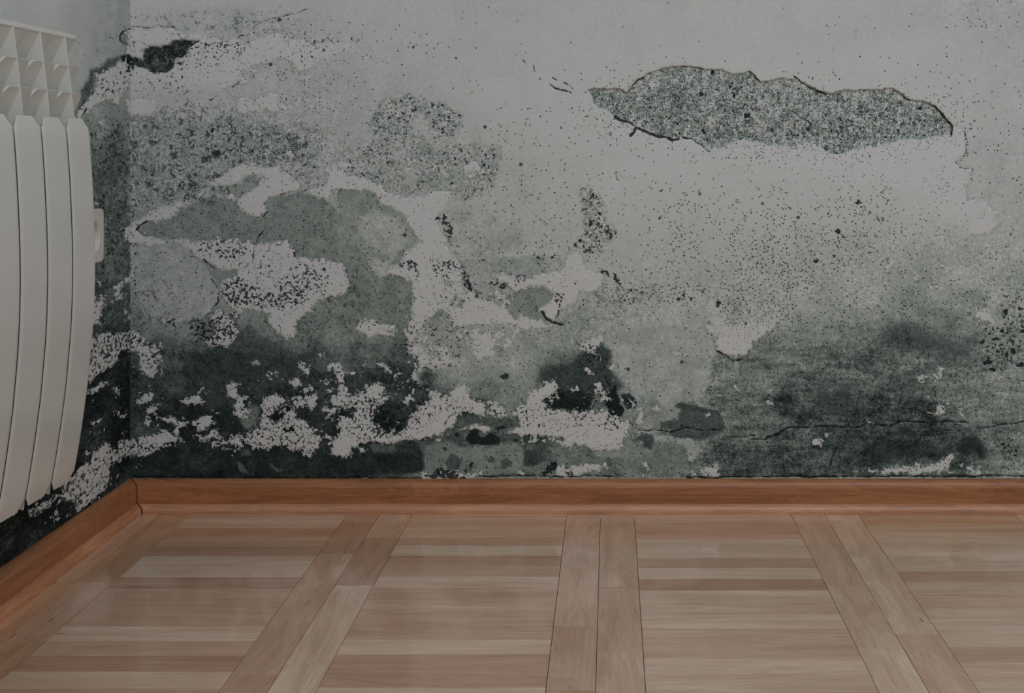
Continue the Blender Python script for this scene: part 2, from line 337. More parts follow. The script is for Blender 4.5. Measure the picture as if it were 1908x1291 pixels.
# tone patches: frame, tone, softness(px), ragged(px), points
TONE = [
 ('Z', 112, 14, 10, '245 222 330 214 450 222 560 248 572 285 540 300 450 305 400 345 350 370 300 385 245 402'),
 ('B', 120, 5, 7, '180 900 230 770 330 700 430 690 520 710 700 750 870 830 850 960 770 1030 680 1040 630 990 640 900 560 860 510 880 500 1000 440 1050 330 1050 220 990'),
 ('G', 120, 5, 8, '-60 -10 150 -40 250 -110 580 -110 700 -50 870 -40 1000 -50 1160 -30 1130 270 960 350 880 380 800 300 600 330 300 300 200 200 0 150'),
 ('H', 124, 6, 8, '170 160 210 100 290 130 380 250 380 400 490 490 440 560 350 610 340 680 200 650 90 600 140 530 200 470 170 380 200 260'),
 ('C', 108, 1.2, 2.5, '245 370 340 365 500 365 555 400 600 330 640 290 730 240 820 210 1000 180 1080 185 1160 210 1320 210 1390 240 1490 245 1540 230 1585 270 1620 320 1700 300 1800 285 1900 300 2000 335 2080 385 2190 405 2300 375 2480 375 2590 375 2680 360 2820 455 2925 465 3020 505 3100 585 3158 650 3140 735 3030 750 2940 770 2750 765 2670 795 2550 835 2420 835 2250 890 2190 895 2100 835 1990 800 1893 830 1780 830 1640 810 1480 770 1380 790 1320 840 1250 850 1200 870 1170 820 1050 770 940 780 820 750 700 710 560 640 450 590 360 530 280 480'),
 ('A', 50, 1.2, 3, '95 440 110 370 150 340 240 345 300 330 320 300 400 290 430 300 520 300 440 350 430 400 400 430 340 440 330 500 280 540 180 540 110 500 60 500 -10 470 -10 410 40 420'),
 ('E', 96, 3, 4, '100 590 180 530 300 520 430 470 520 390 660 340 840 370 860 450 990 510 1060 460 1040 390 1140 350 1340 310 1480 350 1600 480 1700 620 1800 800 1907 980 1907 1290 1400 1290 1420 1130 1640 1060 1660 950 1600 830 1420 800 1270 770 1210 660 960 700 850 690 500 680 280 650 160 630'),
 ('E', 122, 3, 4, '50 710 350 680 520 790 600 860 650 940 700 1040 690 1140 560 1250 300 1290 200 1200 130 1100 60 950'),
 ('E', 103, 2, 3, '560 800 700 870 850 880 840 930 740 960 700 1010 660 930 600 850'),
 ('E', 104, 2, 3, '640 250 760 260 850 250 920 190 1040 190 980 280 880 340 800 340 740 330 640 300'),
 ('E', 104, 2, 3, '1590 280 1660 270 1740 310 1740 350 1590 345'),
 ('G', 106, 4, 4, '-60 350 0 290 230 290 300 330 260 390 350 430 430 480 520 600 540 660 500 720 460 740 380 760 300 820 100 700 -60 700'),
 ('G', 124, 8, 4, '120 500 250 440 400 520 500 650 430 740 380 830 250 740 110 620'),
 ('G', 97, 2, 2, '380 790 420 740 475 740 470 790 400 835 330 860'),
 ('G', 134, 8, 5, '790 480 900 430 1150 500 1300 560 1350 720 1000 780 850 800 780 700'),
 ('G', 116, 4, 5, '860 840 1000 780 1300 800 1600 780 1620 880 1380 950 1260 930 1100 900 1150 1000 1200 1060 1210 1180 1080 1140 1000 1000 900 900'),
 ('G', 101, 2, 3, '1170 1100 1330 1010 1480 1010 1560 1070 1540 1110 1430 1180 1480 1210 1500 1290 1300 1290 1210 1180'),
 ('G', 92, 3, 4, '30 980 330 930 500 920 520 1030 500 1290 0 1290'),
 ('G', 88, 3, 4, '600 1160 680 1190 760 1230 760 1290 590 1290'),
 ('J', 50, 6, 8, '480 330 700 280 900 300 1250 330 1300 440 1180 560 800 600 760 740 640 760 520 620 400 460'),
 ('J', 66, 6, 8, '820 150 960 160 1250 300 1250 330 900 320 740 260'),
 ('J', 32, 4, 6, '650 760 750 690 870 760 890 860 860 920 720 880'),
 ('J', 40, 1, 2, '1290 700 1350 690 1400 740 1560 770 1620 900 1600 960 1530 980 1550 1060 1450 1020 1470 940 1400 880 1300 790'),
 ('J', 34, 4, 6, '100 1080 300 980 500 960 900 1000 1300 1030 1400 1060 1600 1080 2200 1020 2270 1100 2200 1190 1500 1210 900 1180 300 1200 100 1180'),
 ('J', 60, 2, 4, '860 1020 920 1010 940 1060 870 1080'),
 ('J', 76, 1.5, 3, '830 1110 870 1120 920 1200 860 1190'),
 ('J', 74, 1.5, 3, '1090 1120 1120 1150 1180 1170 1140 1190 1090 1150'),
 ('J', 84, 4, 5, '900 720 1000 700 1020 830 960 880 900 880 880 800'),
 ('K', 118, 8, 8, '480 60 760 60 1180 110 1300 160 1290 300 1180 420 1000 520 880 500 640 440 520 300'),
 ('K', 70, 2, 3, '750 830 780 770 860 750 1000 800 1220 780 1270 840 1200 870 1060 860 900 850'),
 ('K', 70, 2, 3, '690 870 740 870 880 880 900 960 820 970 700 990 650 940'),
 ('K', 62, 3, 4, '880 640 990 640 1090 640 1010 690 1000 800 860 750 900 690'),
 ('K', 44, 2, 4, '260 700 330 650 420 690 460 760 380 780 250 780'),
 ('K', 30, 3, 5, '230 790 300 770 490 800 420 900 290 880'),
 ('K', 94, 4, 5, '600 1000 800 960 900 1000 1200 960 1330 1000 1340 1130 1300 1200 960 1210 600 1190'),
 ('K', 46, 2, 4, '370 980 520 960 570 1000 560 1070 400 1050'),
 ('K', 68, 3, 4, '190 990 280 970 370 1000 360 1040 230 1050'),
 ('K', 72, 1.5, 2, '750 1120 800 1050 880 1100 860 1170 780 1180'),
 ('K', 74, 1.5, 2, '1065 1090 1090 1070 1120 1090 1110 1120 1075 1120'),
 ('K', 74, 1.5, 2, '1160 1110 1210 1080 1250 1110 1240 1150 1180 1160'),
 ('K', 58, 3, 4, '1330 1000 1530 1090 1400 1150 1340 1140'),
 ('K', 88, 2, 3, '1520 1010 1800 980 1820 1100 1720 1150 1560 1090'),
 ('K', 24, 1, 2, '910 950 930 890 960 865 1000 885 1010 930 1040 935 1080 900 1140 920 1170 950 1150 985 1060 992 1000 980 940 985'),
 ('K', 28, 1, 2, '820 910 845 893 868 915 845 935'), ('K', 28, 1, 2, '1115 862 1180 840 1205 858 1140 872'),
 ('K', 34, 1, 2, '1250 955 1270 935 1298 950 1275 972'), ('K', 34, 1, 2, '1455 940 1480 925 1508 945 1480 965'),
 ('K', 38, 1, 1, '1150 482 1200 455 1226 465 1222 495 1190 506'), ('K', 34, 1, 2, '730 1012 755 1008 775 1030 755 1038'),
 ('K', 26, 2.5, 6, '1480 650 1580 570 1660 600 1750 600 1850 620 1820 720 1740 745 1560 720'),
 ('K', 52, 8, 8, '1440 440 1600 380 1800 360 1907 400 1907 600 1750 620 1560 560 1440 520'),
 ('L', 52, 7, 7, '150 300 300 230 400 330 390 430 480 560 420 640 300 600 100 560 0 560 0 480'),
 ('L', 26, 2, 5, '0 580 50 600 160 590 260 640 240 730 150 750 130 720 0 740'),
 ('L', 24, 1.5, 5, '370 600 430 550 440 640 500 740 490 790 390 790 350 700'),
 ('L', 44, 1.5, 3, '470 630 540 610 600 670 580 730 520 740 490 700'),
 ('L', 121, 3, 4, '400 130 560 110 1100 110 1180 200 1190 300 1150 400 1140 520 1080 640 1000 660 860 700 915 740 890 810 760 820 770 900 700 930 600 900 600 700 560 590 480 430 440 320 390 250 250 200'),
 ('L', 106, 4, 5, '620 620 760 690 900 720 880 800 760 815 770 900 600 890 600 720'),
 ('L', 66, 2, 3, '860 710 920 690 1010 700 1080 720 1200 750 1250 830 1240 900 1100 960 1000 960 900 950 780 900 760 820 890 820 920 740'),
 ('L', 116, 1.5, 2, '710 930 860 940 1010 960 1020 1000 1070 1000 1060 1060 1010 1140 980 1130 980 1010 870 1010 840 970 720 980'),
 ('L', 90, 2, 3, '720 990 850 975 960 1020 975 1130 1000 1180 860 1210 560 1220 520 1180 640 1100 710 1080'),
 ('L', 62, 2, 3, '560 960 640 920 710 930 720 985 690 1040 640 1030 640 985'),
 ('L', 104, 2, 3, '230 1040 400 1040 520 1000 640 985 640 1030 710 1050 690 1080 620 1100 500 1110 300 1090'),
 ('M', 40, 14, 10, '720 1040 900 940 1200 1000 1350 1040 1330 1100 1000 1120 760 1110'),
 ('M', 38, 10, 8, '1400 980 1540 920 1620 1000 1600 1070 1440 1080'),
 ('M', 58, 24, 12, '900 150 1050 100 1200 180 1450 240 1500 330 1200 300 850 250'),
 ('M', 60, 20, 10, '350 620 620 560 700 700 500 780 300 760'),
 ('J', 118, .8, 1, '60 1237 3000 1231 6800 1231 6800 1244 60 1244'),
 # left wall
 ('P', 70, 5, 6, '560 900 600 760 650 600 690 510 800 440 880 405 910 430 870 490 705 545 705 690 610 800'),
 ('P', 92, 3, 2, '890 270 915 235 975 205 975 345 905 325'),
 ('P', 26, 1.2, 3, '898 412 985 408 985 540 930 520 905 470'),
]
# white residue (paint and lime that still holds): frame, ragged(px), part?, points
WHITE = [
 ('A', 7, 1, '-8 210 300 200 420 260 560 240 700 320 800 250 900 310 1020 260 1250 290 1400 330 1560 290 1700 300 1700 390 1600 420 1500 440 1390 460 1380 510 1280 520 1200 470 1100 440 940 490 820 520 840 575 760 650 620 680 560 700 400 690 300 690 150 660 -8 640'),
 ('A', 3, 0, '-8 745 100 730 200 750 215 820 130 860 -8 860'),
 ('A', 5, 1, '800 830 830 730 930 740 1000 700 1080 680 1110 790 1080 820 960 830 850 850'),
 ('G', 6, 1, '-1 170 60 180 200 210 290 260 300 320 550 340 600 330 780 290 790 380 720 470 700 560 750 680 790 760 850 830 880 900 870 1000 960 1060 1080 1130 1200 1160 1230 1210 1400 1250 1560 1290 1450 1340 1240 1290 1000 1300 830 1280 760 1200 700 1180 640 1240 560 1290 600 1350 530 1380 500 1430 480 1300 510 1160 510 970 430 950 330 920 320 890 440 830 480 740 560 690 510 600 430 470 350 420 280 400 200 300 0 290 -60 290 -130 350 -180 350 -270 290 -160 270 -120 220 -130 140 -30 60 60 100'),
 ('G', 4, 1, '1100 910 1180 900 1260 950 1380 960 1440 910 1620 900 1640 800 1680 740 1740 760 1800 880 1907 900 1930 960 1900 1010 1830 1050 1740 1040 1730 1110 1600 1190 1570 1250 1500 1260 1480 1200 1430 1180 1530 1120 1560 1060 1480 1010 1380 1000 1280 1050 1200 1000'),
 ('E', 3, 1, '545 350 570 290 640 250 680 215 760 160 800 130 880 80 960 90 1050 120 1140 115 1190 150 1250 190 1290 240 1300 290 1220 315 1140 345 1080 350 1035 400 1055 460 990 505 930 480 860 440 840 400 850 350 900 330 980 280 1040 200 1000 190 920 190 860 250 760 255 650 270 600 310 575 355'),
 ('E', 2, 0, '740 340 790 315 850 350 840 385 800 360'),
 ('E', 3, 1, '-8 590 60 550 100 500 230 440 400 390 480 370 500 400 420 440 330 510 180 530 100 590 180 640 280 660 310 690 210 720 110 700 40 680 -8 620'),
 ('E', 5, 1, '350 665 430 660 500 680 590 670 650 680 700 640 740 680 820 665 860 700 930 660 960 700 1110 680 1210 660 1260 720 1280 790 1420 800 1500 800 1610 840 1650 920 1665 1000 1640 1060 1540 1080 1400 1130 1390 1190 1330 1210 1280 1260 1270 1330 1250 1400 1150 1370 1060 1280 1080 1220 1000 1190 900 1170 840 1190 790 1150 740 1080 700 1030 740 960 830 930 850 890 700 880 620 820 540 790 480 730 420 700'),
 ('J', 8, 1, '640 40 700 0 860 0 830 60 850 170 760 240 640 270 590 220 700 150'),
 ('J', 7, 1, '-40 180 130 170 180 220 250 280 290 370 230 480 130 440 110 350 60 300 -40 300'),
 ('J', 2, 1, '430 660 480 640 540 620 590 660 580 690 520 680 470 690'),
 ('J', 3, 0, '200 700 270 690 250 720 215 725'), ('J', 4, 1, '270 790 350 770 400 800 490 820 430 845 370 820 290 810'),
 ('J', 4, 1, '540 850 570 780 640 770 680 840 620 860 560 880'), ('J', 5, 1, '520 930 600 920 700 880 710 910 660 950 560 955'),
 ('J', 9, 1, '-30 960 80 950 200 930 300 900 420 920 400 970 280 990 200 1050 120 1080 -30 1070'),
 ('J', 6, 1, '770 550 820 530 840 620 910 650 900 700 860 770 820 750 850 650 770 620'),
 ('J', 4, 1, '1010 720 1050 640 1120 610 1200 650 1270 720 1290 790 1380 840 1400 890 1470 930 1440 1000 1390 1050 1390 1090 1350 1080 1330 1020 1270 1030 1150 1000 960 1020 900 960 920 910 1000 870 1030 800'),
 ('J', 2, 1, '1270 700 1310 650 1410 620 1450 640 1430 690 1390 730 1350 690 1290 710'),
 ('J', 4, 0, '790 950 850 920 890 950 870 990 800 980'),
 ('J', 4, 0, '1290 390 1320 370 1380 460 1350 470'), ('J', 3, 0, '945 370 1000 365 985 400 950 400'), ('J', 3, 0, '1320 570 1370 565 1360 600 1330 610'),
 ('J', 3, 0, '1230 520 1290 490 1310 540 1260 560'), ('J', 2, 0, '1455 320 1480 310 1485 335 1460 340'), ('J', 3, 0, '1480 520 1540 510 1500 540'),
 ('J', 6, 1, '1540 650 1600 600 1580 480 1560 370 1600 390 1640 520 1680 620 1790 600 1800 540 1907 530 1950 580 1910 640 1940 700 1880 780 2100 800 2130 780 2200 700 2260 640 2250 590 2290 580 2340 640 2420 630 2470 530 2570 550 2570 640 2680 680 2670 760 2540 740 2470 770 2430 850 2340 910 2190 950 2070 960 1920 980 1820 960 1760 960 1690 1040 1640 1090 1550 1070 1540 970 1620 930 1590 820 1600 780 1720 780 1720 720 1560 710'),
 ('J', 3, 0, '1750 1010 1820 1020 1770 1045'), ('J', 3, 0, '1450 735 1500 710 1500 745'),
 ('K', 5, 1, '80 140 150 60 230 60 300 100 380 110 400 140 350 190 240 180 190 200 130 160'),
 ('K', 4, 0, '240 380 330 390 350 460 310 430'), ('K', 7, 1, '470 250 560 250 640 330 880 340 880 440 640 440 640 500 570 560 490 490 560 420 520 330'),
 ('K', 4, 1, '1010 660 1090 650 1170 700 1210 770 1130 790 1060 740 1100 700'),
 ('K', 4, 1, '1220 890 1320 820 1250 770 1300 690 1350 680 1380 600 1450 580 1500 510 1560 510 1580 600 1470 650 1550 730 1700 740 1907 740 2040 790 2100 830 2120 900 2060 960 2070 1010 1940 1035 1810 1010 1700 970 1600 930 1430 910 1330 920'),
 ('K', 4, 1, '1720 260 1800 210 1907 170 1930 210 1850 290 1870 330 1780 290'), ('K', 5, 0, '1560 950 1700 930 1690 1000 1620 1000'),
 ('K', 6, 0, '870 870 1000 840 1090 870 1040 900 980 880 900 885'), ('K', 7, 0, '1600 1150 1850 1120 1900 1180 1700 1230 1580 1220'), ('K', 5, 0, '570 1190 600 1190 1000 1200 1000 1240 570 1245'),
 ('L', 5, 1, '1090 -120 1100 20 1115 140 1190 220 1190 290 1240 330 1360 345 1420 320 1450 250 1500 190 1620 130 1680 80 1760 -60 1500 -100 1300 -140'),
 ('Z', 3, 1, '1773 233 1796 245 1801 265 1797 290 1781 300 1788 313 1811 315 1808 335 1796 353 1803 371 1831 373 1845 385 1866 395 1853 403 1861 420 1841 435 1801 443 1783 448 1740 440 1600 380 1480 350 1300 330 1160 330 1130 300 1130 240 1190 240 1250 275 1300 292 1360 280 1420 272 1560 288 1660 262 1740 255 1773 250'),
 ('M', 3, 1, '1110 490 1180 460 1170 510 1130 525'), ('M', 3, 1, '1270 420 1310 410 1300 480 1250 510 1230 480 1280 465'),
 ('M', 2, 1, '330 970 360 940 410 960 400 1000 340 1000'), ('M', 2, 0, '435 910 480 915 450 932'), ('M', 5, 0, '1260 700 1310 680 1330 770 1260 770'),
 ('M', 2, 0, '1430 730 1460 740 1440 770'), ('M', 2, 0, '750 810 770 812 785 840 745 825'), ('M', 5, 1, '1490 1160 1530 1150 1590 1200 1560 1215 1490 1190'),
 ('M', 8, 0, '800 1170 930 1170 1200 1150 1340 1090 1390 1100 1300 1190 1200 1215 850 1215'), ('I', 9, 0, '1540 1040 1680 1040 1670 1130 1560 1120'),
 ('L', 2, 1, '710 720 740 700 760 730 740 750 712 740'), ('L', 2, 0, '1105 780 1130 760 1145 780 1120 795'), ('L', 2, 0, '1560 680 1600 660 1620 690 1600 710'),
 ('L', 4, 0, '800 880 850 880 840 910 800 900'), ('L', 4, 1, '1060 1200 1110 1160 1200 1150 1200 1230 1080 1240'), ('L', 4, 0, '1000 1180 1030 1230 1000 1240'),
 ('L', 3, 0, '640 1150 660 1140 690 1190 670 1200'), ('L', 5, 0, '270 1150 350 1140 360 1180 290 1180'), ('L', 6, 0, '-20 1150 180 1160 170 1240 -20 1240'),
 ('L', 3, 0, '860 310 980 320 960 345 880 335'), ('L', 3, 0, '1280 545 1340 560 1345 585'), ('J', 2, 0, '100 1150 130 1150 110 1160'),
 # left wall
 ('P', 4, 1, '705 550 760 520 870 490 890 430 930 480 990 520 990 620 910 700 880 780 840 770 830 740 760 750 700 780 620 850 560 950 540 880 640 760 710 700'),
 ('P', 4, 0, '700 910 750 890 740 930'), ('Q', 3, 1, '905 420 990 360 990 515 930 490'), ('Q', 4, 0, '870 820 940 760 990 730 990 770 890 830'),
 ('Q', 4, 0, '860 880 900 880 890 910 865 905'), ('Q', 2, 0, '950 1030 995 1025 950 1075'), ('Q', 8, 1, '690 930 780 900 770 960 740 1050 740 1100 600 1150 600 1000'),
 ('R', 9, 1, '600 0 700 -110 780 -130 985 -120 870 60 800 150 600 260'), ('R', 6, 0, '640 330 700 280 790 260 720 330'),
 ('R', 7, 1, '520 960 600 860 700 830 720 740 800 700 850 760 900 700 985 660 985 740 880 800 800 880 800 970 740 1060 650 1150 570 1190 540 1120 430 1110 300 1200 200 1260 200 1200 330 1140 430 1080'),
 ('Q', 3, 0, '700 200 750 210 730 230'),
]
# holes cut back out of the white
UNWHITE = [('J', 2, '1160 680 1210 680 1260 720 1230 740 1180 720'), ('J', 2, '1180 880 1200 830 1260 820 1275 850 1250 890'), ('J', 2, '1570 770 1580 740 1640 710 1710 735 1715 778 1640 780'),
 ('J', 3, '1100 830 1090 770 1150 740 1210 750 1150 800'), ('K', 5, '260 690 330 640 430 690 490 770 480 850 420 900 290 880 220 800'),
 ('K', 3, '-20 720 80 710 95 760 20 790 -20 770'), ('G', 3, '750 980 820 970 810 1010 760 1010'), ('G', 4, '790 1150 830 1080 900 1120 870 1180'), ('B', 2, '520 880 600 860 600 960 520 960'),
 ('C', 1, '245 370 340 365 500 365 555 400 600 330 820 210 1000 180 1390 240 1620 320 1800 285 2190 405 2480 375 2680 360 2925 465 3158 650 3140 735 2940 770 2670 795 2250 890 2190 895 1990 800 1893 830 1780 830 1480 770 1380 790 1250 850 1200 870 1170 820 1050 770 940 780 820 750 700 710 560 640 360 530'),
 ('A', 1, '95 440 110 370 150 340 240 345 300 330 320 300 400 290 430 300 520 300 440 350 430 400 400 430 340 440 330 500 280 540 180 540 110 500 60 500 -10 470 -10 410 40 420'),
 ('A', 3, '800 260 830 260 900 290 890 330 830 320'), ('A', 3, '660 240 740 250 720 285 690 285')]
# zones where flecks of lime come through: frame, threshold, amplitude, wavelength, softness, points
FLECK = [
 ('K', 7, 62, 26, 8, '440 -40 900 -60 1300 40 1320 160 1220 300 1000 440 880 480 640 500 470 480 430 200'),
 ('J', 15, 62, 24, 14, '60 480 700 500 1250 330 1907 330 2300 400 2500 520 2500 1000 1300 1060 60 1080'),
 ('J', 14, 60, 16, 10, '20 180 300 180 320 520 40 520'),
 ('K', 15, 62, 20, 12, '1300 560 1907 500 2300 600 2250 900 1907 1040 1300 1010'),
 ('K', 14, 60, 20, 10, '580 1130 1300 1120 2300 1130 2300 1245 580 1245'),
 ('M', 16, 62, 22, 12, '700 1110 1500 1060 1700 1180 1700 1230 300 1235 -300 1235 -300 1180 300 1180'),
 ('M', 17, 62, 22, 14, '1050 560 1500 600 1500 830 1050 800'), ('I', 15, 62, 26, 16, '700 520 1400 380 1500 900 1100 1000 700 800'),
 ('G', 14, 62, 22, 12, '500 930 1300 960 1300 1290 500 1290'), ('L', 15, 62, 22, 12, '150 150 480 230 480 560 150 560'),
 ('A', 13, 60, 24, 10, '700 480 1250 480 1500 560 1150 820 700 830'), ('A', 14, 60, 22, 10, '800 840 1250 900 1300 1200 850 1250'),
 ('G', 14, 60, 22, 10, '100 100 700 -20 1100 60 1100 330 600 380'),
 ('Q', 15, 60, 20, 12, '680 720 1000 700 1000 1291 680 1291'), ('R', 16, 60, 18, 12, '300 230 1000 230 1000 1300 100 1400'),
]
# black cluster density: frame, value, softness, points
BLOT = [
 ('B', .50, 8, '180 900 230 770 330 700 430 690 520 710 700 750 870 830 850 960 770 1030 680 1040 630 990 640 900 560 860 510 880 500 1000 440 1050 330 1050 220 990'),
 ('G', .42, 10, '-60 0 150 -40 250 -110 580 -110 700 -50 870 -40 1000 -50 1160 -30 1130 270 960 350 880 380 800 300 600 310 300 270 200 200 0 150'),
 ('G', .72, 4, '1040 -20 1160 -30 1150 40 1060 80'), ('G', .6, 6, '1060 140 1130 140 1120 270 1060 260'), ('G', .65, 4, '810 40 900 50 890 90 820 90'), ('G', .6, 6, '10 80 100 80 90 160 20 150'),
 ('H', .58, 7, '170 160 210 100 290 130 380 250 380 400 490 490 440 560 350 610 340 680 200 650 90 600 140 530 200 470 170 380 200 260'),
 ('H', .78, 6, '370 430 480 480 440 550 330 560'), ('H', .8, 4, '140 500 190 490 200 560 150 560'), ('H', .75, 5, '200 610 340 610 330 660 210 660'),
 ('H', .85, 5, '320 800 380 790 480 850 520 960 480 920 420 860 330 820'), ('H', .62, 6, '500 900 730 950 900 980 1100 1000 1100 1050 800 1010 630 1060 500 960'), ('H', .85, 4, '420 990 500 990 630 1050 600 1070 480 1040'),
 ('G', .92, 4, '860 830 900 830 960 1000 1040 1060 1080 1130 1000 1110 940 1040 880 980'), ('G', .8, 5, '680 480 790 460 800 620 830 720 760 690 710 570'), ('G', .7, 6, '640 790 820 790 900 880 780 970 660 950'),
 ('G', .85, 4, '370 890 430 820 540 830 560 960 520 950 500 890 400 900'), ('G', .5, 8, '910 770 1250 800 1250 840 900 830'), ('G', .9, 4, '1080 930 1220 990 1200 1030 1100 1000'), ('G', .85, 4, '1240 920 1360 930 1300 1020 1250 1000'),
 ('G', .62, 6, '1400 760 1600 730 1620 800 1400 830'), ('G', .68, 5, '1560 1060 1670 1080 1600 1150 1540 1120'), ('G', .4, 10, '650 960 1200 1000 1250 1170 700 1160'),
 ('H', .7, 5, '0 970 80 990 40 1080 0 1090'), ('H', .8, 3, '340 890 375 930 380 1035 350 990 360 940'),
 ('E', .66, 6, '480 690 640 670 700 640 860 690 960 740 860 790 800 830 600 770'), ('E', .72, 8, '740 960 850 930 1000 1010 1200 1080 1200 1180 1000 1160 850 1160 740 1080'),
 ('E', .66, 8, '1180 900 1280 800 1400 850 1550 930 1530 1060 1380 1120 1200 1180 1100 980'), ('E', .38, 8, '700 640 1210 660 1260 720 1200 900 1000 1000 900 900 700 800'),
 ('E', .72, 5, '300 1230 420 1220 420 1290 320 1290'), ('E', .6, 8, '480 1270 640 1210 850 1150 800 1290'), ('E', .5, 8, '1240 100 1380 110 1380 180 1260 180'), ('E', .5, 7, '1650 80 1730 80 1720 160 1650 150'), ('E', .42, 12, '880 0 1340 -20 1480 60 1400 260 1250 180 1100 90'),
 ('J', .72, 6, '320 60 420 50 400 130 330 130'), ('J', .7, 8, '470 80 700 20 860 0 850 170 740 250 600 260 500 180'), ('J', .68, 8, '30 190 180 190 300 290 290 480 60 360'), ('J', .75, 8, '-30 950 200 950 300 960 150 1080 -30 1080'),
 ('J', .9, 8, '-20 200 40 190 60 330 -20 340'), ('J', .5, 12, '290 240 600 280 900 300 700 420 480 400 320 380'),
 ('J', .55, 8, '1000 640 1270 700 1470 930 1390 1090 960 1020 900 950'), ('J', 1.0, 3, '1080 720 1150 680 1220 660 1270 720 1240 760 1180 730 1130 790 1130 840 1090 820'), ('J', .62, 6, '1180 780 1270 770 1300 830 1200 820'),
 ('J', .8, 5, '1590 510 1680 520 1680 560 1600 560'), ('J', .62, 10, '1560 580 1907 620 2200 640 2270 820 2100 930 1900 900 1600 860'), ('J', .58, 8, '1600 820 1907 800 1900 960 1700 950'),
 ('J', .8, 8, '1700 620 1907 640 1907 760 1720 720'), ('K', .85, 6, '200 740 280 700 480 820 420 900 220 900'), ('K', .55, 8, '440 640 640 640 850 640 1000 700 980 760 740 770 600 880 480 900'), ('K', .7, 6, '1010 660 1100 650 1200 760 1120 780'),
 ('K', .58, 10, '1300 700 1550 650 1907 740 2060 800 2100 850 2000 900 1700 880 1450 900 1330 840'), ('K', .7, 5, '1340 800 1420 800 1420 860 1350 860'), ('K', .5, 10, '1600 560 1907 560 2080 700 2060 800 1907 780'),
 ('K', .6, 5, '130 60 300 80 400 110 360 150 200 120'), ('K', .5, 10, '440 60 620 60 900 80 880 400 700 460 500 500 430 300'), ('K', 1.15, 2.5, '580 1195 650 1185 800 1178 860 1205 1000 1228 960 1238 600 1232'), ('K', .95, 3, '880 1170 930 1095 975 1150 900 1180'),
 ('K', 1.2, 2.5, '1465 1200 1500 1130 1540 1115 1585 1125 1570 1160 1500 1218'), ('K', 1.15, 2.5, '1630 1165 1680 1160 1730 1180 1690 1215 1650 1195'), ('K', .6, 6, '-20 560 120 620 100 700 -20 720'),
 ('L', .6, 8, '200 540 380 560 380 720 250 740'), ('L', .5, 8, '130 200 400 300 390 440 250 520 120 400'), ('L', .5, 10, '0 800 540 820 550 900 300 900 0 860'), ('L', .6, 6, '500 800 600 800 600 930 520 930'),
 ('I', .45, 12, '1720 930 1908 840 1980 1277 1650 1290'), ('M', .52, 12, '1580 120 1700 40 1980 40 1980 430 1650 430 1560 360'), ('M', .62, 7, '1700 930 1860 960 1850 1110 1750 1080'), ('M', .5, 6, '1250 640 1340 680 1330 760 1260 740'), ('M', .4, 14, '1000 1060 1450 1060 1400 1190 900 1200'),
 ('A', .46, 10, '300 240 520 280 900 300 1000 380 700 500 400 560 330 500'), ('A', .46, 10, '30 560 380 540 480 640 380 700 100 640'), ('A', .6, 7, '340 430 450 440 430 540 350 520'), ('A', .72, 4, '540 290 720 310 900 330 850 350 700 345 560 350'), ('A', .5, 8, '500 270 640 290 600 350 520 350'),
 ('A', .5, 12, '1180 380 1300 300 1280 260 1560 270 1560 340 1400 400 1400 500 1240 470'), ('A', .46, 9, '1120 200 1290 210 1280 260 1130 290'), ('A', .4, 10, '1460 300 1560 280 1560 350 1480 380'), ('A', .42, 14, '350 880 1290 980 1310 1100 1150 1180 700 1180 300 1100'),
 ('A', .5, 4, '1640 280 1740 285 1740 305 1640 310'), ('B', .55, 5, '50 285 150 260 150 300 80 315'),
 ('C', .40, 4, '260 380 560 400 640 300 1000 200 1500 260 1620 340 1800 300 2190 420 2680 380 3100 620 3100 720 2600 780 2190 870 1900 790 1480 750 1200 840 700 680 400 520'),
 ('P', .55, 8, '705 550 985 500 985 640 830 740 700 720'), ('P', .55, 14, '560 1000 965 900 985 1291 560 1291'), ('Q', .50, 14, '560 0 985 0 985 900 560 900'), ('P', .6, 5, '560 900 640 620 690 510 870 410 700 545 700 690'),
 ('P', .9, 3, '920 520 1000 430 1000 540 940 540'),
 ('Q', .7, 8, '680 900 790 890 770 1120 690 1120'), ('R', .74, 8, '600 -30 700 -120 985 -120 985 60 800 150 600 260'), ('R', .68, 10, '520 960 700 830 800 700 985 660 985 740 880 800 800 970 570 1190 430 1120 200 1260 200 1200'), ('R', .9, 5, '800 -90 985 -100 985 20 880 80'),
]
PEP = [  # gaussian pepper blobs: x y rx ry amount
 (1460,480,130,95,1.0),(1320,450,140,85,.62),(1400,590,95,45,1.3),(1230,548,130,22,.9),(1600,430,130,80,.8),(1720,350,90,45,.45),(1650,570,220,80,.45),(1700,690,250,120,.35),(1300,690,400,200,.14),
 (1240,250,200,60,.10),(1130,390,120,120,.16),(980,330,140,130,.20),(700,250,60,200,.16),(600,180,120,60,.22),(430,110,190,45,.32),(450,50,110,24,.5),(600,90,80,30,.4),(700,80,200,26,.12),(300,150,60,30,.3),(1040,470,130,60,.25),
 (1500,230,330,70,.72),(1230,200,120,60,.7),(560,500,120,60,.35),(500,330,80,60,.12),(980,540,140,60,.22),(1070,830,140,30,.5),(560,810,110,40,.45),(740,800,120,60,.4),(1850,600,90,120,.35),(840,600,90,80,.35),(340,540,80,80,.10),(360,270,160,90,.25),
 (210,300,50,300,.3),(300,860,600,40,.12),(300,110,60,30,.4),(1400,800,300,80,.18),(1100,650,140,60,.12)]
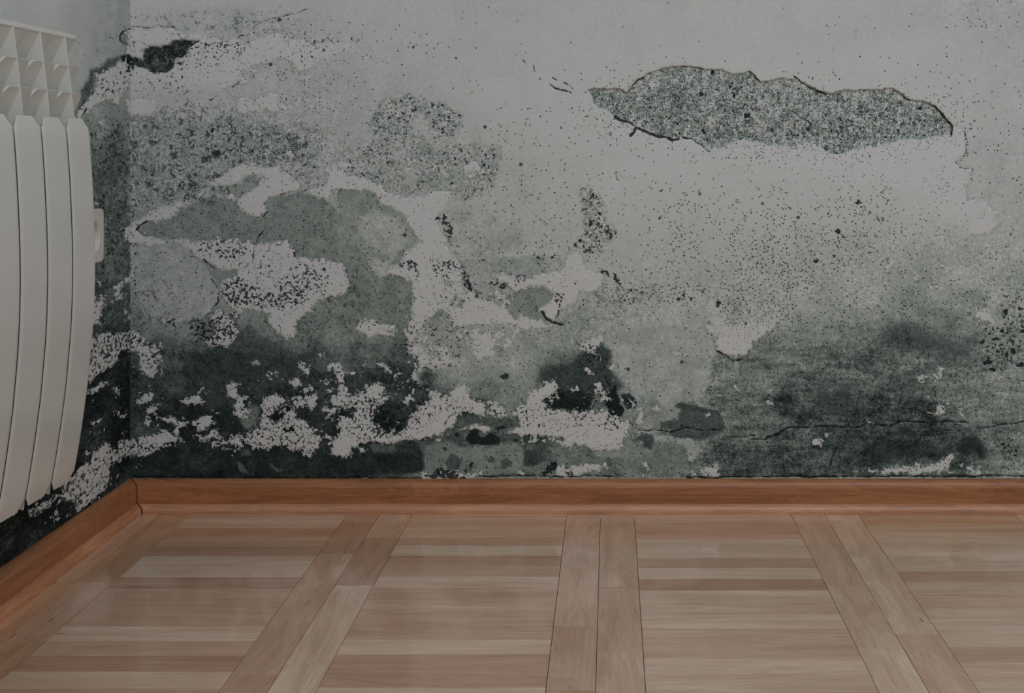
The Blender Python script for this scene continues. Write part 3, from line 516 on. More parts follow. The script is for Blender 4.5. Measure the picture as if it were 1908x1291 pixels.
VEIN = [(360,270,190,75,1.0),(330,330,130,60,1.0),(540,270,70,40,.9),(400,40,150,22,.7),(300,110,55,30,1.0),(290,570,80,60,.7),(620,550,90,70,.8),(640,470,100,60,.5),(300,640,80,60,.7),(450,430,140,50,.35),(1330,650,150,60,.3),(1550,770,300,60,.7),(1700,700,200,60,.6),(800,130,200,60,.14),
 (600,640,120,50,.6),(850,540,90,60,.6),(330,760,120,90,.6),(210,380,50,200,.6),(210,100,60,60,.25),(700,700,80,70,.5),(1150,560,80,40,.6),(560,160,160,60,.18),(1330,210,220,60,.35),(1060,600,60,30,.3)]
CRACK_SHADOW = [  # width, frame, points; cracks, plus ledge shadows painted along patch edges
 (1.6,'L','600 890 680 900 720 885 750 900'),(2.0,'L','750 898 840 905 900 890 960 875 1010 882 1080 890 1160 895 1220 885'),(1.6,'L','1270 945 1350 950 1400 940 1480 932'),
 (2.0,'L','1440 965 1500 955 1560 965 1620 940 1680 920 1720 880 1775 865'),(2.2,'M','-6 937 40 930 100 900 150 865 200 855 300 860 400 855 560 857 680 860 740 832 850 850 920 850 990 815 1150 822 1230 835 1350 815 1490 825'),
 (1.6,'M','1550 868 1640 862 1740 838 1860 840 1895 828 2100 800'),(1.0,'M','1310 885 1420 880'),(1.4,'M','505 1028 480 1100 460 1175'),(1.2,'M','140 1100 190 1160'),(1,'M','1690 755 1750 770 1770 720'),
 (3.4,'C','450 595 490 625 560 640 620 680 700 715 760 730 800 750 860 755 920 780 960 775'),(2.2,'C','1000 768 1060 775 1100 790 1160 820 1190 860 1220 872'),(1.6,'C','560 390 600 335 650 290 740 240'),(3,'C','620 690 600 730 575 748'),
 (1.8,'C','1540 230 1580 265 1590 290 1620 315'),(1.6,'C','1460 620 1430 640 1430 670 1450 720'),(1.4,'C','240 370 300 362'),(1.2,'C','1000 182 1090 190 1160 208'),
 (1.8,'D','190 248 240 285 330 350 440 385'),(1.6,'D','930 345 990 385 1060 430'),(2.2,'D','1240 470 1290 510 1330 570 1378 612 1360 690'),(1.4,'D','185 500 240 550 330 600 300 640'),(1.4,'D','1460 680 1480 740 1465 840'),(1.3,'D','1515 935 1528 950 1505 990'),(1.0,'D','1400 880 1430 925 1515 938'),
 (1.2,'D','1150 440 1250 478'),(2.8,'E','92 590 130 550 180 525'),(1.4,'E','100 595 180 638'),(2.0,'E','985 507 1030 490 1055 460'),(1.4,'E','1035 400 1080 350'),(1.6,'E','1140 345 1190 318 1230 310'),(1.6,'E','1270 325 1330 300 1350 290'),(1.8,'E','1270 780 1262 750 1300 735'),
 (2.0,'E','600 810 640 850 670 880'),(1.3,'E','545 880 545 850 560 810 610 800'),(1.6,'E','700 1060 700 1130 650 1190 600 1230'),(1.6,'E','650 950 690 1010'),(1.6,'E','570 355 600 315'),(1.6,'E','960 830 965 720 1000 640 1030 600'),(1.4,'E','1650 870 1665 980'),
 (1.5,'E','760 335 780 300 760 270'),(1.6,'E','1590 330 1610 290'),(2.2,'G','1430 1180 1440 1165'),(3,'G','1470 1195 1500 1240 1560 1275 1620 1290'),(1.6,'G','1590 1190 1580 1240'),(1.5,'G','800 1150 840 1080'),(1.4,'K','745 850 780 775 850 745'),
 (1.4,'A','600 745 640 730 655 700'),(1.2,'A','750 830 760 800'),(1.5,'A','760 650 790 635 830 590'),(1.2,'A','0 205 60 200 200 195 340 200'),(1.0,'A','0 320 80 318 130 325'),(1.1,'A','30 310 45 350 40 380 20 380'),(2.4,'A','440 350 520 300'),(1.2,'A','410 700 420 680 450 675'),(1.3,'A','420 790 440 740'),
 (1.2,'A','920 200 1000 160 1100 130 1240 90 1330 60'),(1.4,'A','800 290 820 265 850 262'),(2.0,'A','770 1250 830 1190'),(1.4,'B','1255 430 1280 400'),(1.6,'B','1325 440 1355 480'),(1.4,'B','1415 490 1412 540'),(2.0,'B','1520 625 1590 660 1640 665 1690 685'),(1.4,'B','1545 575 1580 600'),(1.2,'B','1630 610 1680 640 1700 660'),
 (1.0,'B','1125 815 1180 790 1215 755'),(1.6,'L','1190 295 1250 330 1310 370 1320 378'),(1.4,'L','1320 370 1390 360 1430 330'),(1.4,'L','350 490 380 550 410 560'),(1.6,'L','380 440 395 390'),(1.5,'H','460 20 480 70'),(1.0,'J','360 460 420 450 480 480 540 580'),(1.2,'J','110 740 140 780 130 820'),(1.0,'J','200 710 400 660 440 640'),
 (2.0,'P','975 208 920 235 890 265 895 305 930 322 985 345'),(1.6,'P','610 870 640 800'),(1.6,'Z','1796 245 1800 262'),(1.1,'J','1040 75 1080 110 1130 150'),
 (2.4,'J','70 1225 400 1228 900 1232 1500 1235 2200 1232'),(1.6,'K','1000 1222 1400 1215 2000 1222'),(2.0,'M','-600 1235 0 1228 400 1228 800 1225 1200 1228 1600 1222 1980 1222')]
DOTS = [(1600,378,5,4),(1561,433,4,4),(1554,452,3,3),(1554,478,3,2.5),(1521,487,5,2.5),(1338,565,6,4),(1884,438,3.5,3),(1231,407,2,3),(1275,478,2.5,2),(1309,547,2.5,2.5),(1072,530,3,3),(1230,355,2.6,2),(1144,222,2,1.6),(1308,175,4,5),(1329,133,3,6),(1265,232,4,3),(1311,244,4,4),(1246,221,3,2),(1366,178,3,4),(1392,216,5,5),(1400,232,1,1),
 (1713,202,4,3),(1505,240,3,4),(1499,250,2.5,2),(1640,408,1,1),(397,244,3,3),(402,285,6,5),(849,108,2.4,2),(770,86,2,1.5),(656,73,3,2.5),(837,219,3,3),(1544,398,2,2),(1501,396,2.5,2),(1686,235,2,2),(1840,675,9,5),(1900,680,7,5),(1850,688,6,3.5),(1888,655,5,6),(1877,661,3,5),(1868,617,4,4),(1830,638,3,4),(1857,631,7,4),(1904,617,5,4),(1900,575,5,4),(1875,581,5,5),(1432,737,3,2),(1047,238,2,2),(1112,222,2.5,2)]
WX_PART = []

def evaluate(px, py, nx, ny, left=False):
    """fields at traced position (px,py); (nx,ny) are surface coordinates in px units used for all randomness"""
    if left:
        T = table(LX, LY, LT, px, py)
        nx = nx * .8; ny = ny * .8
        cov = np.clip((py - 190) / 80, 0, 1) + np.clip((px - 215) / 60, 0, 1) * .3
    else:
        wx = fbm(nx, ny, 90, 4, 3) * 70; wy = fbm(nx, ny, 90, 4, 9) * 46
        T = table(XS, YS, TB, px + wx, py + wy)
        cov = np.clip((147.5 - T) / 22, 0.0, 1)
    # natural blotchiness grows as the wall gets darker
    amp = np.clip((150 - T) / 60, 0, 1)
    T = T - np.clip(T - 138, 0, 20) * .22
    T = T + 19 * np.clip((T - 56) / 30, 0, 1) * np.clip((142 - T) / 30, 0, 1)
    T = T + fbm(nx, ny, 40, 5, 21, .7) * (6 + 62 * amp)
    pn = fbm(nx, ny, 34, 5, 25, .62)
    T = T + np.tanh(pn * 9) * 9 * np.clip((124 - T) / 40, 0, 1) + np.tanh(fbm(nx, ny, 62, 5, 27, .6) * 10 - .6) * 11 * np.clip((96 - T) / 30, 0, 1)
    if not left:
        st = np.clip((px - 1180) / 150, 0, 1) * np.clip((py - 590) / 80, 0, 1)
        T = T + fbm(nx * .16, ny, 9, 3, 33, .7) * 62 * st
        T = T + fbm(nx + ny, (ny - nx) * .18, 9, 2, 35) * 30 * np.exp(-((px - 740) / 60) ** 2 - ((py - 440) / 50) ** 2)
    r1x = fbm(nx, ny, 22, 4, 41, .62); r1y = fbm(nx, ny, 22, 4, 47, .62)
    def warp(r): return px + r1x * 2.6 * r, py + r1y * 2.6 * r
    grain = .10 + .46 * np.clip(cov, 0, 1)
    if not left: grain = grain + .35 * np.exp(-((px - 380) / 210) ** 4 - ((py - 290) / 95) ** 4) + .3 * np.clip((py - 600) / 60, 0, 1) * np.clip((px - 1100) / 200, 0, 1)
    else: grain = grain + .2 * np.clip(cov, 0, 1)
    ident = np.zeros(px.shape, np.int32)       # 0 = wall itself, >0 = a part
    depth = np.zeros(px.shape)
    for k, (f, tone, soft, rag, pts) in enumerate(TONE):
        x, y = warp(rag)
        d = sdf(fr(f, pts), x, y, 60)
        if d.max() < -50: continue
        a = np.clip(d / (2 * soft) + .5, 0, 1); a = a * a * (3 - 2 * a)
        if 80 < tone < 130: tone = tone + 10
        vary = fbm(nx, ny, 24, 4, 50 + k, .65) * (34 if tone < 135 else 12)
        T = T * (1 - a) + (tone + vary) * a
        grain = grain * (1 - a) + a * (.85 if k in (0, 1, 2, 3) else .4)
        if k in (4, 5):
            sd = np.clip(d / 3.0 + .3, 0, 1)
            depth -= sd * (.0032 if k == 4 else .0045)
            grain = np.where(a > .5, 1.7 if k == 4 else 1.1, grain)
            ident[d > 0] = 1 + (k - 4)
    Wf = np.full(px.shape, -60.0); bx0, by0 = warp(10)
    pid = 3
    for (f, rag, part, pts) in WHITE:
        x, y = warp(rag)
        d = sdf(fr(f, pts), x, y, 50)
        if part:
            ident[(d > 0) & (ident == 0)] = pid
        pid += 1
        Wf = np.maximum(Wf, d)
    for (f, rag, pts) in UNWHITE:
        x, y = warp(rag)
        Wf = np.minimum(Wf, -sdf(fr(f, pts), x, y, 50))
    Wf = np.clip(Wf, -20, 9)
    for (f, v, amp, wl, soft, pts) in FLECK:
        if (f in 'PQR') != left: continue
        d = sdf(fr(f, pts), bx0, by0, 60)
        a = np.clip(d / (2 * soft) + .5, 0, 1)
        Wf = np.maximum(Wf, -30 + a * (36 - v) + a * fbm(nx, ny, wl, 5, 101, .75) * amp)
    Wf = np.clip(Wf, -20, 9)
    hold = np.ones(px.shape)
    if not left:
        hn = fbm(nx, ny, 34, 4, 77, .65) * 1.6
        for (reach, pts) in ((62, [(1090, 250), (1130, 300), (1300, 330), (1480, 352), (1600, 384), (1740, 445), (1783, 450)]), (66, [(1300, 556), (1400, 536), (1500, 552), (1500, 570)]),
                             (26, [(245, 165), (330, 175), (400, 180)]), (24, [(560, 60), (640, 72), (680, 90), (600, 125)]), (26, [(800, 700), (870, 690), (860, 650)]), (24, [(840, 420), (850, 380)])):
            hold = np.minimum(hold, np.clip(linedist(pts, px, py, reach + 5) / reach * 1.5 - .35 + hn, 0, 1))
    A = np.zeros(px.shape); bx, by = warp(8)
    for (f, v, soft, pts) in BLOT:
        d = sdf(fr(f, pts), bx, by, 50)
        a = np.clip(d / (2 * soft) + .5, 0, 1)
        A = np.maximum(A, v * a * a * (3 - 2 * a))
    dk = np.clip((70 - T) / 60, 0, 1) * (py > 560)
    A = np.maximum(A, .25 + .25 * dk) * (A > .02) + (A <= .02) * (.12 * np.clip((118 - T) / 40, 0, 1))
    A = A + fbm(nx, ny, 60, 3, 71) * .35 * (A > .1)
    B = np.zeros(px.shape) + .03 * np.clip((py - 40) / 80, 0, 1)
    mod = 1 + fbm(nx, ny, 55, 3, 81) * 1.6
    B = np.maximum(B, .22 * np.clip((146 - T) / 14, 0, 1) * mod * (np.clip((py - 190) / 40, 0, 1) if left else 1))
    for (x, y, rx, ry, v) in PEP:
        B = np.maximum(B, v * np.exp(-((px - x) / rx) ** 2 - ((py - y) / ry) ** 2) * mod)
    V = np.zeros(px.shape)
    for (x, y, rx, ry, v) in VEIN:
        q = ((px - x) / rx) ** 2 + ((py - y) / ry) ** 2
        V = np.maximum(V, v * np.exp(-q * q * .6))
    if not left: V = np.maximum(V, .42 * np.clip((132 - T) / 40, 0, 1) * (1 + 1.4 * fbm(nx, ny, 80, 3, 95)))
    if left: V = np.maximum(V, .5 * np.clip((py - 210) / 60, 0, 1))
    V *= np.clip(1 - np.clip(Wf, 0, 6) / 6, .25, 1)
    K = np.full(px.shape, -9.0); cx = px + r1x * 7; cy = py + r1y * 7
    for (w, f, pts) in CRACK_SHADOW:
        if (f in 'PQR') != left and f != 'Z': continue
        d = linedist(fr(f, pts), cx, cy)
        K = np.maximum(K, w * .68 * (1 + fbm(nx, ny, 9, 2, 91) * 1.6) - d)
    cx = cx + fbm(nx, ny, 7, 2, 111) * 7; cy = cy + fbm(nx, ny, 7, 2, 113) * 7
    if not left:
        for (x, y, rx, ry) in DOTS:
            q = np.sqrt(((cx - x) / rx) ** 2 + ((cy - y) / ry) ** 2)
            K = np.maximum(K, (1 - q) * min(rx, ry) * 1.2)
        # oval ring of grime
        q = np.abs(np.sqrt(((cx - 1640) / 6.) ** 2 + ((cy - 408) / 4.) ** 2) - 1) * 4.5
        K = np.maximum(K, 1.0 - q)
    K = np.clip(K, -4, 4)
    # plaster relief
    rel = depth + .0011 * np.clip((Wf + 1) / 3, 0, 1) * hold
    rel += fbm(nx, ny, 14, 4, 61, .62) * .0022 * grain * .6 + fbm(nx, ny, 160, 2, 65) * .002
    rel -= .0012 * np.clip((K + .5), 0, 1)
    return dict(tone=T, white=Wf, hold=hold, blot=A, pepper=B, vein=V, crack_shadow=K, grain=grain), rel, ident

def grid_mesh(name, co, nu, nv, fields, mat, ident, parts, parent_kind='structure'):
    """co: (nv,nu,3) vertices; faces by ident of their corner -> separate objects, first is the wall"""
    idx = np.arange(nu * nv).reshape(nv, nu)
    quads = np.stack([idx[:-1, :-1], idx[:-1, 1:], idx[1:, 1:], idx[1:, :-1]], -1).reshape(-1, 4)
    fid = ident.reshape(nv, nu)[:-1, :-1].reshape(-1)
    flat = co.reshape(-1, 3)
    def make(nm, sel, parent=None):
        q = quads[sel]
        used = np.unique(q); remap = np.zeros(nu * nv, np.int32); remap[used] = np.arange(len(used))
        q = remap[q]
        me = bpy.data.meshes.new(nm)
        me.vertices.add(len(used)); me.vertices.foreach_set('co', flat[used].astype(np.float32).ravel())
        me.loops.add(q.size); me.loops.foreach_set('vertex_index', q.ravel().astype(np.int32))
        me.polygons.add(len(q)); me.polygons.foreach_set('loop_start', np.arange(0, q.size, 4, dtype=np.int32))
        me.polygons.foreach_set('use_smooth', np.ones(len(q), bool))
        me.update(calc_edges=True)
        for k, v in fields.items():
            at = me.attributes.new(k, 'FLOAT', 'POINT'); at.data.foreach_set('value', v.ravel()[used].astype(np.float32))
        return link_mesh(nm, me, mat, parent)
    known = [0]
    cnt = {i: int((fid == i).sum()) for i in np.unique(fid)}
    keep = [i for i in cnt if i > 0 and cnt[i] >= 24]
    root_sel = ~np.isin(fid, keep)
    root = make(name, root_sel); root['kind'] = 'structure'
    for i in keep:
        o = make(parts(i)[0], fid == i, root)
        if parts(i)[1]: o['label'] = parts(i)[1]
    return root
def part_name(i):
    if i == 1: return ('exposed_plaster', 'long grey patch of bare pitted plaster with a dark broken rim')
    if i == 2: return ('exposed_plaster', 'small near-black hole in the paint close to the corner')
    return ('paint_patch', None)

# ------------------------------------------------------------------ back wall
xs = np.concatenate([[ (XL) * S + VX ], np.arange(246, 1932, 2.0), np.linspace(1950, 3100, 60)])
ys = np.concatenate([np.linspace(-2050, -60, 60), np.arange(-40, 894, 2.0), np.linspace(900, 952, 8)])
PX, PY = np.meshgrid(xs, ys)
f_b, rel, ident = evaluate(PX, PY, PX, PY)
zb = np.maximum(H - (PY - VY) / S, 0.0)
fade = np.clip((zb - .045) / .01, 0, 1)
fade2 = np.clip((PX - xs[0]) / 6, 0, 1)
co = np.stack([(PX - VX) / S, YW - rel * fade * fade2, zb], -1)
wall_back = grid_mesh('wall_back', co, len(xs), len(ys), f_b, WALL, ident, part_name)

# ------------------------------------------------------------------ left wall
yl = np.concatenate([np.linspace(-1.0, 1.25, 40), np.arange(1.27, YW, .0017), [YW]])
zl = np.concatenate([np.linspace(2.486, .86, 30), np.arange(.85, .03, -.0017), [0.02, 0.0]])
YY, ZZ = np.meshgrid(yl, zl)
dd = np.maximum(YY, 1.0)
PXl = VX + XL * F / dd; PYl = VY + (H - ZZ) * F / dd
f_l, rel_l, id_l = evaluate(PXl, PYl, (YW - YY) * S * -.42 + 5000, (H - ZZ) * S, left=True)
fade = np.clip((ZZ - .045) / .01, 0, 1) * np.clip((YW - YY) / .006, 0, 1)
co = np.stack([XL + rel_l * fade, YY, ZZ], -1)
wall_left = grid_mesh('wall_left', co, len(yl), len(zl), f_l, WALL_L, id_l, part_name)

# ------------------------------------------------------------------ floor
bm = bmesh.new(); box_bm(bm, XL, 1.65, -1.0, YW, -.06, -.012)
floor = from_bm('floor', bm, GAP); floor['kind'] = 'structure'
floor.color = (1, 1, 1, 1)
def plank_mesh():
    bm = bmesh.new(); box_bm(bm, -.5, .5, -.5, .5, -1, 0)
    top = [e for e in bm.edges if all(abs(v.co.z) < 1e-6 for v in e.verts)]
    bmesh.ops.bevel(bm, geom=top, offset=.006, segments=1, affect='EDGES')
    bmesh.ops.recalc_face_normals(bm, faces=bm.faces)
    out = []
    for mat in (PARQ_X, PARQ_Y):
        me = bpy.data.meshes.new('plank'); bm.to_mesh(me); me.materials.append(mat); out.append(me)
    bm.free(); return out
PLX, PLY = plank_mesh()
FK = .385
def ft(c): return alb(*c, k=FK)
PALE = (148, 128, 112); PAL2 = (145, 124, 107); MIDC = (141, 117, 100); ROSE = (137, 111, 94); DARK = (129, 101, 84); TAN = (134, 105, 83)
random.seed(5)
def plank(x0, x1, y0, y1, mesh, col):
    if y1 > YW - .001: y1 = YW - .001
    x0 = max(x0, XL + .001)
    if y1 - y0 < .004 or x1 - x0 < .004: return
    g = .00035
    o = bpy.data.objects.new('plank', mesh); COL.objects.link(o); o.parent = floor
    o.location = ((x0 + x1) / 2, (y0 + y1) / 2, random.uniform(-.00015, .0001))
    o.scale = (x1 - x0 - 2 * g, y1 - y0 - 2 * g, .012)
    j = random.uniform(.96, 1.04); c = ft(col)
    o.color = (c[0] * j, c[1] * j, c[2] * j, 1)
W_ = .0515
def yd(py): return 1582.4 / (py - VY)
def block(x0, x1, anchor_py, cols_from_wall, n_rows):
    """rows of boards lying across; cols listed from the wall outward"""
    ya = yd(anchor_py); k = math.ceil((YW - ya) / W_)
    top = ya + k * W_
    for r in range(n_rows):
        c = cols_from_wall[r] if r < len(cols_from_wall) else random.choice([PALE, PAL2, MIDC, ROSE, ROSE, DARK])
        plank(x0, x1, top - (r + 1) * W_, top - r * W_, PLX, c)
def strip(x0, x1, joints, cols):
    ysj = [YW] + [yd(j) for j in joints]
    while ysj[-1] > .62: ysj.append(ysj[-1] - .25)
    for i in range(len(ysj) - 1):
        c = cols[i] if i < len(cols) else random.choice([PAL2, MIDC, ROSE])
        plank(x0, x1, ysj[i + 1], ysj[i], PLY, c)
NR = 33
strip(-.741, -.6890, [1084, 1195], [ROSE, TAN, TAN]); strip(-.6890, -.6396, [1084, 1195], [TAN, ROSE, TAN, TAN])
block(-.6396, -.4019, 1036, [PAL2, MIDC, PAL2, DARK, ROSE, DARK, PALE, PALE, DARK, ROSE, ROSE, ROSE, PALE, ROSE, DARK, PAL2, ROSE], NR)
strip(-.4019, -.3522, [1032, 1128, 1257], [DARK, ROSE, ROSE, DARK]); strip(-.3522, -.3025, [1002, 1090, 1238], [MIDC, DARK, PALE, PALE])
block(-.3025, -.0664, 1034.7, [ROSE, MIDC, MIDC, PAL2, ROSE, PALE, DARK, ROSE, PALE, ROSE, MIDC, ROSE, ROSE, PALE, DARK, DARK, PAL2], NR)
strip(-.0664, -.0150, [1057, 1166, 1287], [MIDC, MIDC, ROSE, TAN]); strip(-.0150, .0365, [1094, 1213], [MIDC, ROSE, MIDC])
block(.0365, .2759, 1039, [ROSE, MIDC, MIDC, ROSE, PALE, PALE, ROSE, PALE, DARK, PALE, PAL2, PALE, MIDC, ROSE, PALE, PAL2, MIDC], NR)
strip(.2759, .3274, [1091, 1207], [MIDC, PAL2, PALE]); strip(.3274, .3785, [1036, 1182], [PAL2, PALE, MIDC, PAL2])
block(.3785, .6165, 1008, [DARK, TAN, MIDC, PAL2, PAL2, PALE, PALE, ROSE, PAL2, MIDC, PAL2, PALE, PALE, ROSE, PAL2], NR)
strip(.6165, .668, [1060], [MIDC]); strip(.668, .7195, [1120], [ROSE])
block(.7195, .9575, 1030, [], NR)
strip(.9575, 1.009, [1040], []); strip(1.009, 1.0605, [1130], [])
block(1.0605, 1.2985, 1036, [], NR)
# plain run of the same boards, joined, beyond what the photograph shows
bm = bmesh.new()
for i in range(32): box_bm(bm, XL, 1.299, .60 - (i + 1) * W_ + .0004, .60 - i * W_ - .0004, -.012, -.0002)
for i in range(65): box_bm(bm, 1.2995, 1.648, YW - (i + 1) * W_ + .0004, YW - i * W_ - .0004, -.012, -.0002)
o = from_bm('plank_run', bm, PARQ_X, floor); o['kind'] = 'stuff'; o.color = ft(MIDC)

# ------------------------------------------------------------------ baseboards
def profile_board():
    p = [(0, 0), (.0145, 0), (.0145, .0385), (.0141, .0400)]
    for i in range(9):
        a = math.radians(28 + 62 * i / 8); p.append((.0005 + .0135 * math.cos(a) * .97, .0360 + .0135 * math.sin(a)))
    p.append((0, .0495)); return p
def profile_shoe():
    p = [(.0145, 0), (.0255, 0), (.0255, .003)]
    for i in range(8):
        a = i / 7 * math.pi / 2; p.append((.0155 + .010 * math.cos(a), .003 + .0108 * math.sin(a)))
    p.append((.0145, .0138)); return p
def run(name, prof, side, length_end, mat, parent=None, gap=.0009, inset=0):
    """mitred moulding; side 'back' runs along +X from the corner, 'left' runs along -Y"""
    bm = bmesh.new(); rings = []
    n = 26
    for k in range(n + 1):
        t = k / n; ring = []
        for (d, z) in prof:
            s0 = d + gap
            s = s0 + (length_end - s0) * t
            wob = 0 if k in (0, n) else .00025 * math.sin(k * 1.7)
            if side == 'back': ring.append(bm.verts.new((XL + s, YW - d - wob, z)))
            else: ring.append(bm.verts.new((XL + d + wob, YW - s, z)))
        rings.append(ring)
    m = len(prof)
    for a, b in zip(rings[:-1], rings[1:]):
        for i in range(m): bm.faces.new((a[i], a[(i + 1) % m], b[(i + 1) % m], b[i]))
    bm.faces.new(rings[0]); bm.faces.new(rings[-1][::-1])
    return from_bm(name, bm, mat, parent)
bb = run('baseboard_back', profile_board(), 'back', 2.38, SKIRT_X); bb['kind'] = 'structure'
run('shoe_moulding', profile_shoe(), 'back', 2.38, SHOE_X, bb, gap=.0016)
bl = run('baseboard_left', profile_board(), 'left', 3.3, SKIRT_Y); bl['kind'] = 'structure'
run('shoe_moulding', profile_shoe(), 'left', 3.3, SHOE_Y, bl, gap=.0016)

def joint(parent, prof, name, t=.0011, proud=.0004):
    bm = bmesh.new(); a, b = [], []
    for d, z in prof:
        d2 = d + (proud if d > 0 else 0); z2 = z + (proud if z > .01 else 0)
        a.append(bm.verts.new((XL + d2 - t / 2, YW - d2 - t / 2, z2))); b.append(bm.verts.new((XL + d2 + t / 2, YW - d2 + t / 2, z2)))
    n = len(prof); bm.faces.new(a); bm.faces.new(b[::-1])
    for i in range(n): bm.faces.new((a[i], b[i], b[(i + 1) % n], a[(i + 1) % n]))
    return from_bm(name, bm, GAP, parent)
joint(bl, profile_board(), 'mitre_joint'); joint(bl, profile_shoe(), 'mitre_joint')

# ------------------------------------------------------------------ radiator
YE = 1.8797; SC = F / YE; PITCH = .080
def rx(px): return (px - VX) / SC
def rz(py): return H - (py - VY) / SC
front_prof = [(165, 222), (170, 258), (174.5, 325), (178, 400), (179.6, 450), (180, 500), (178.6, 560), (176, 610), (172.5, 650), (168, 700), (161.5, 750), (156.5, 785), (149.5, 830), (143.5, 864), (138, 892)]
FP = [(rx(a), rz(b)) for a, b in front_prof]
def xfront(z):
    for (xa, za), (xb, zb_) in zip(FP[:-1], FP[1:]):
        if za >= z >= zb_:
            return xa + (xb - xa) * (za - z) / (za - zb_)
    return FP[0][0] if z > FP[0][1] else FP[-1][0]
ztop = FP[0][1]; zbot = FP[-1][1]
zcap = rz(64)
def top_front(z):   # front edge of the open grille above the panel
    t = (z - ztop) / (zcap - ztop); return rx(165) - .0035 + (rx(142.5) - rx(165) + .0035) * max(0, min(1, t)) ** 1.15
BACK = -.722
def front_panel_bm(w):
    """bowed aluminium front plate with softly rounded corners"""
    bm = bmesh.new(); nz = 40; ny = 14; hw = w / 2
    fr_, bk = [], []
    for k in range(nz + 1):
        z = ztop + (zbot - ztop) * k / nz
        e = min(k, nz - k) / nz * (ztop - zbot)
        r = .015; cut = r - math.sqrt(max(0, r * r - max(0, r - e) ** 2)) if e < r else 0
        rowf, rowb = [], []
        for j in range(ny + 1):
            u = -1 + 2 * j / ny; u = math.copysign(abs(u) ** .7, u)
            y = u * (hw - cut)
            d = max(0, abs(u) - .86) / .14
            x = xfront(z) - .0009 * d * d - .0018 * (1 - min(1, e / .004)) ** 2
            rowf.append(bm.verts.new((x, y, z))); rowb.append(bm.verts.new((xfront(z) - (.0016 if abs(u) > .9 else .0030), y, z)))
        fr_.append(rowf); bk.append(rowb)
    for k in range(nz):
        for j in range(ny):
            bm.faces.new((fr_[k][j], fr_[k][j + 1], fr_[k + 1][j + 1], fr_[k + 1][j]))
            bm.faces.new((bk[k][j], bk[k + 1][j], bk[k + 1][j + 1], bk[k][j + 1]))
    for k in range(nz):
        for j in (0, ny): bm.faces.new((fr_[k][j], fr_[k + 1][j], bk[k + 1][j], bk[k][j]))
    for j in range(ny):
        for k in (0, nz): bm.faces.new((fr_[k][j], bk[k][j], bk[k][j + 1], fr_[k][j + 1]))
    return bm
def plate_xz(bm, pts, y0, y1, bev=.0006):
    a = [bm.verts.new((x, y0, z)) for x, z in pts]; b = [bm.verts.new((x, y1, z)) for x, z in pts]
    n = len(pts)
    bm.faces.new(a); bm.faces.new(b[::-1])
    for i in range(n): bm.faces.new((a[i], b[i], b[(i + 1) % n], a[(i + 1) % n]))
def web_bm():
    bm = bmesh.new()
    pts = [(BACK + .01, zbot + .012), (FP[-1][0] - .007, zbot + .004)]
    for k in range(20):
        z = zbot + .01 + (ztop - .004 - zbot - .01) * k / 19; pts.append((xfront(z) - .006, z))
    for k in range(10):
        z = ztop + (zcap - .004 - ztop) * k / 9; pts.append((top_front(z) - .0005, z))
    pts.append((BACK + .01, zcap - .006))
    plate_xz(bm, pts, -.0017, .0017)
    return bm
def louvre_bm(zf, w, drop=.050, run_=.0205, thick=.0022, cap=False):
    """inclined blade: front edge high, rear edge low, rounded front corners"""
    bm = bmesh.new(); hw = w / 2; nj = 16; ni = 6
    xf = top_front(zf)
    top, bot = [], []
    for j in range(nj + 1):
        u = -1 + 2 * j / nj; y = u * hw
        e = hw - abs(y); r = .011
        sag = (r - math.sqrt(max(0, r * r - (r - e) ** 2))) if e < r else 0
        rt, rb = [], []
        for i in range(ni + 1):
            t = i / ni; tt = t * (1.0) + (1 - t) * sag / drop * .55
            x = xf - run_ * tt * (1.25 - .25 * tt); z = zf - drop * tt
            nx_, nz_ = drop, -run_; L = math.hypot(nx_, nz_)
            rt.append(bm.verts.new((x, y, z))); rb.append(bm.verts.new((x - thick * nx_ / L, y, z - thick * nz_ / L)))
        top.append(rt); bot.append(rb)
    for j in range(nj):
        for i in range(ni):
            bm.faces.new((top[j][i], top[j][i + 1], top[j + 1][i + 1], top[j + 1][i])); bm.faces.new((bot[j][i], bot[j + 1][i], bot[j + 1][i + 1], bot[j][i + 1]))
        for i in (0, ni): bm.faces.new((top[j][i], top[j + 1][i], bot[j + 1][i], bot[j][i]))
    for j in (0, nj):
        for i in range(ni): bm.faces.new((top[j][i], bot[j][i], bot[j][i + 1], top[j][i + 1]))
    return bm
def cap_bm(w):
    """rounded top lip that turns back towards the wall, with its inclined inner blade"""
    bm = bmesh.new(); hw = w / 2
    xf = top_front(zcap)
    pr = [(xf - .0016, zcap - .0088), (xf + .0004, zcap - .006), (xf, zcap - .0025), (xf - .003, zcap - .0004), (xf - .008, zcap + .0008), (xf - .03, zcap + .002), (BACK + .006, zcap + .0015), (BACK + .006, zcap - .002), (xf - .028, zcap - .002), (xf - .008, zcap - .0052)]
    pr += []
    plate_xz(bm, pr, -hw, hw)
    # inner blade
    bl_ = [(xf - .0016, zcap - .0088), (xf - .006, zcap - .005), (xf - .030, zcap - .058), (xf - .0272, zcap - .0595)]
    plate_xz(bm, bl_, -hw, hw)
    return bm
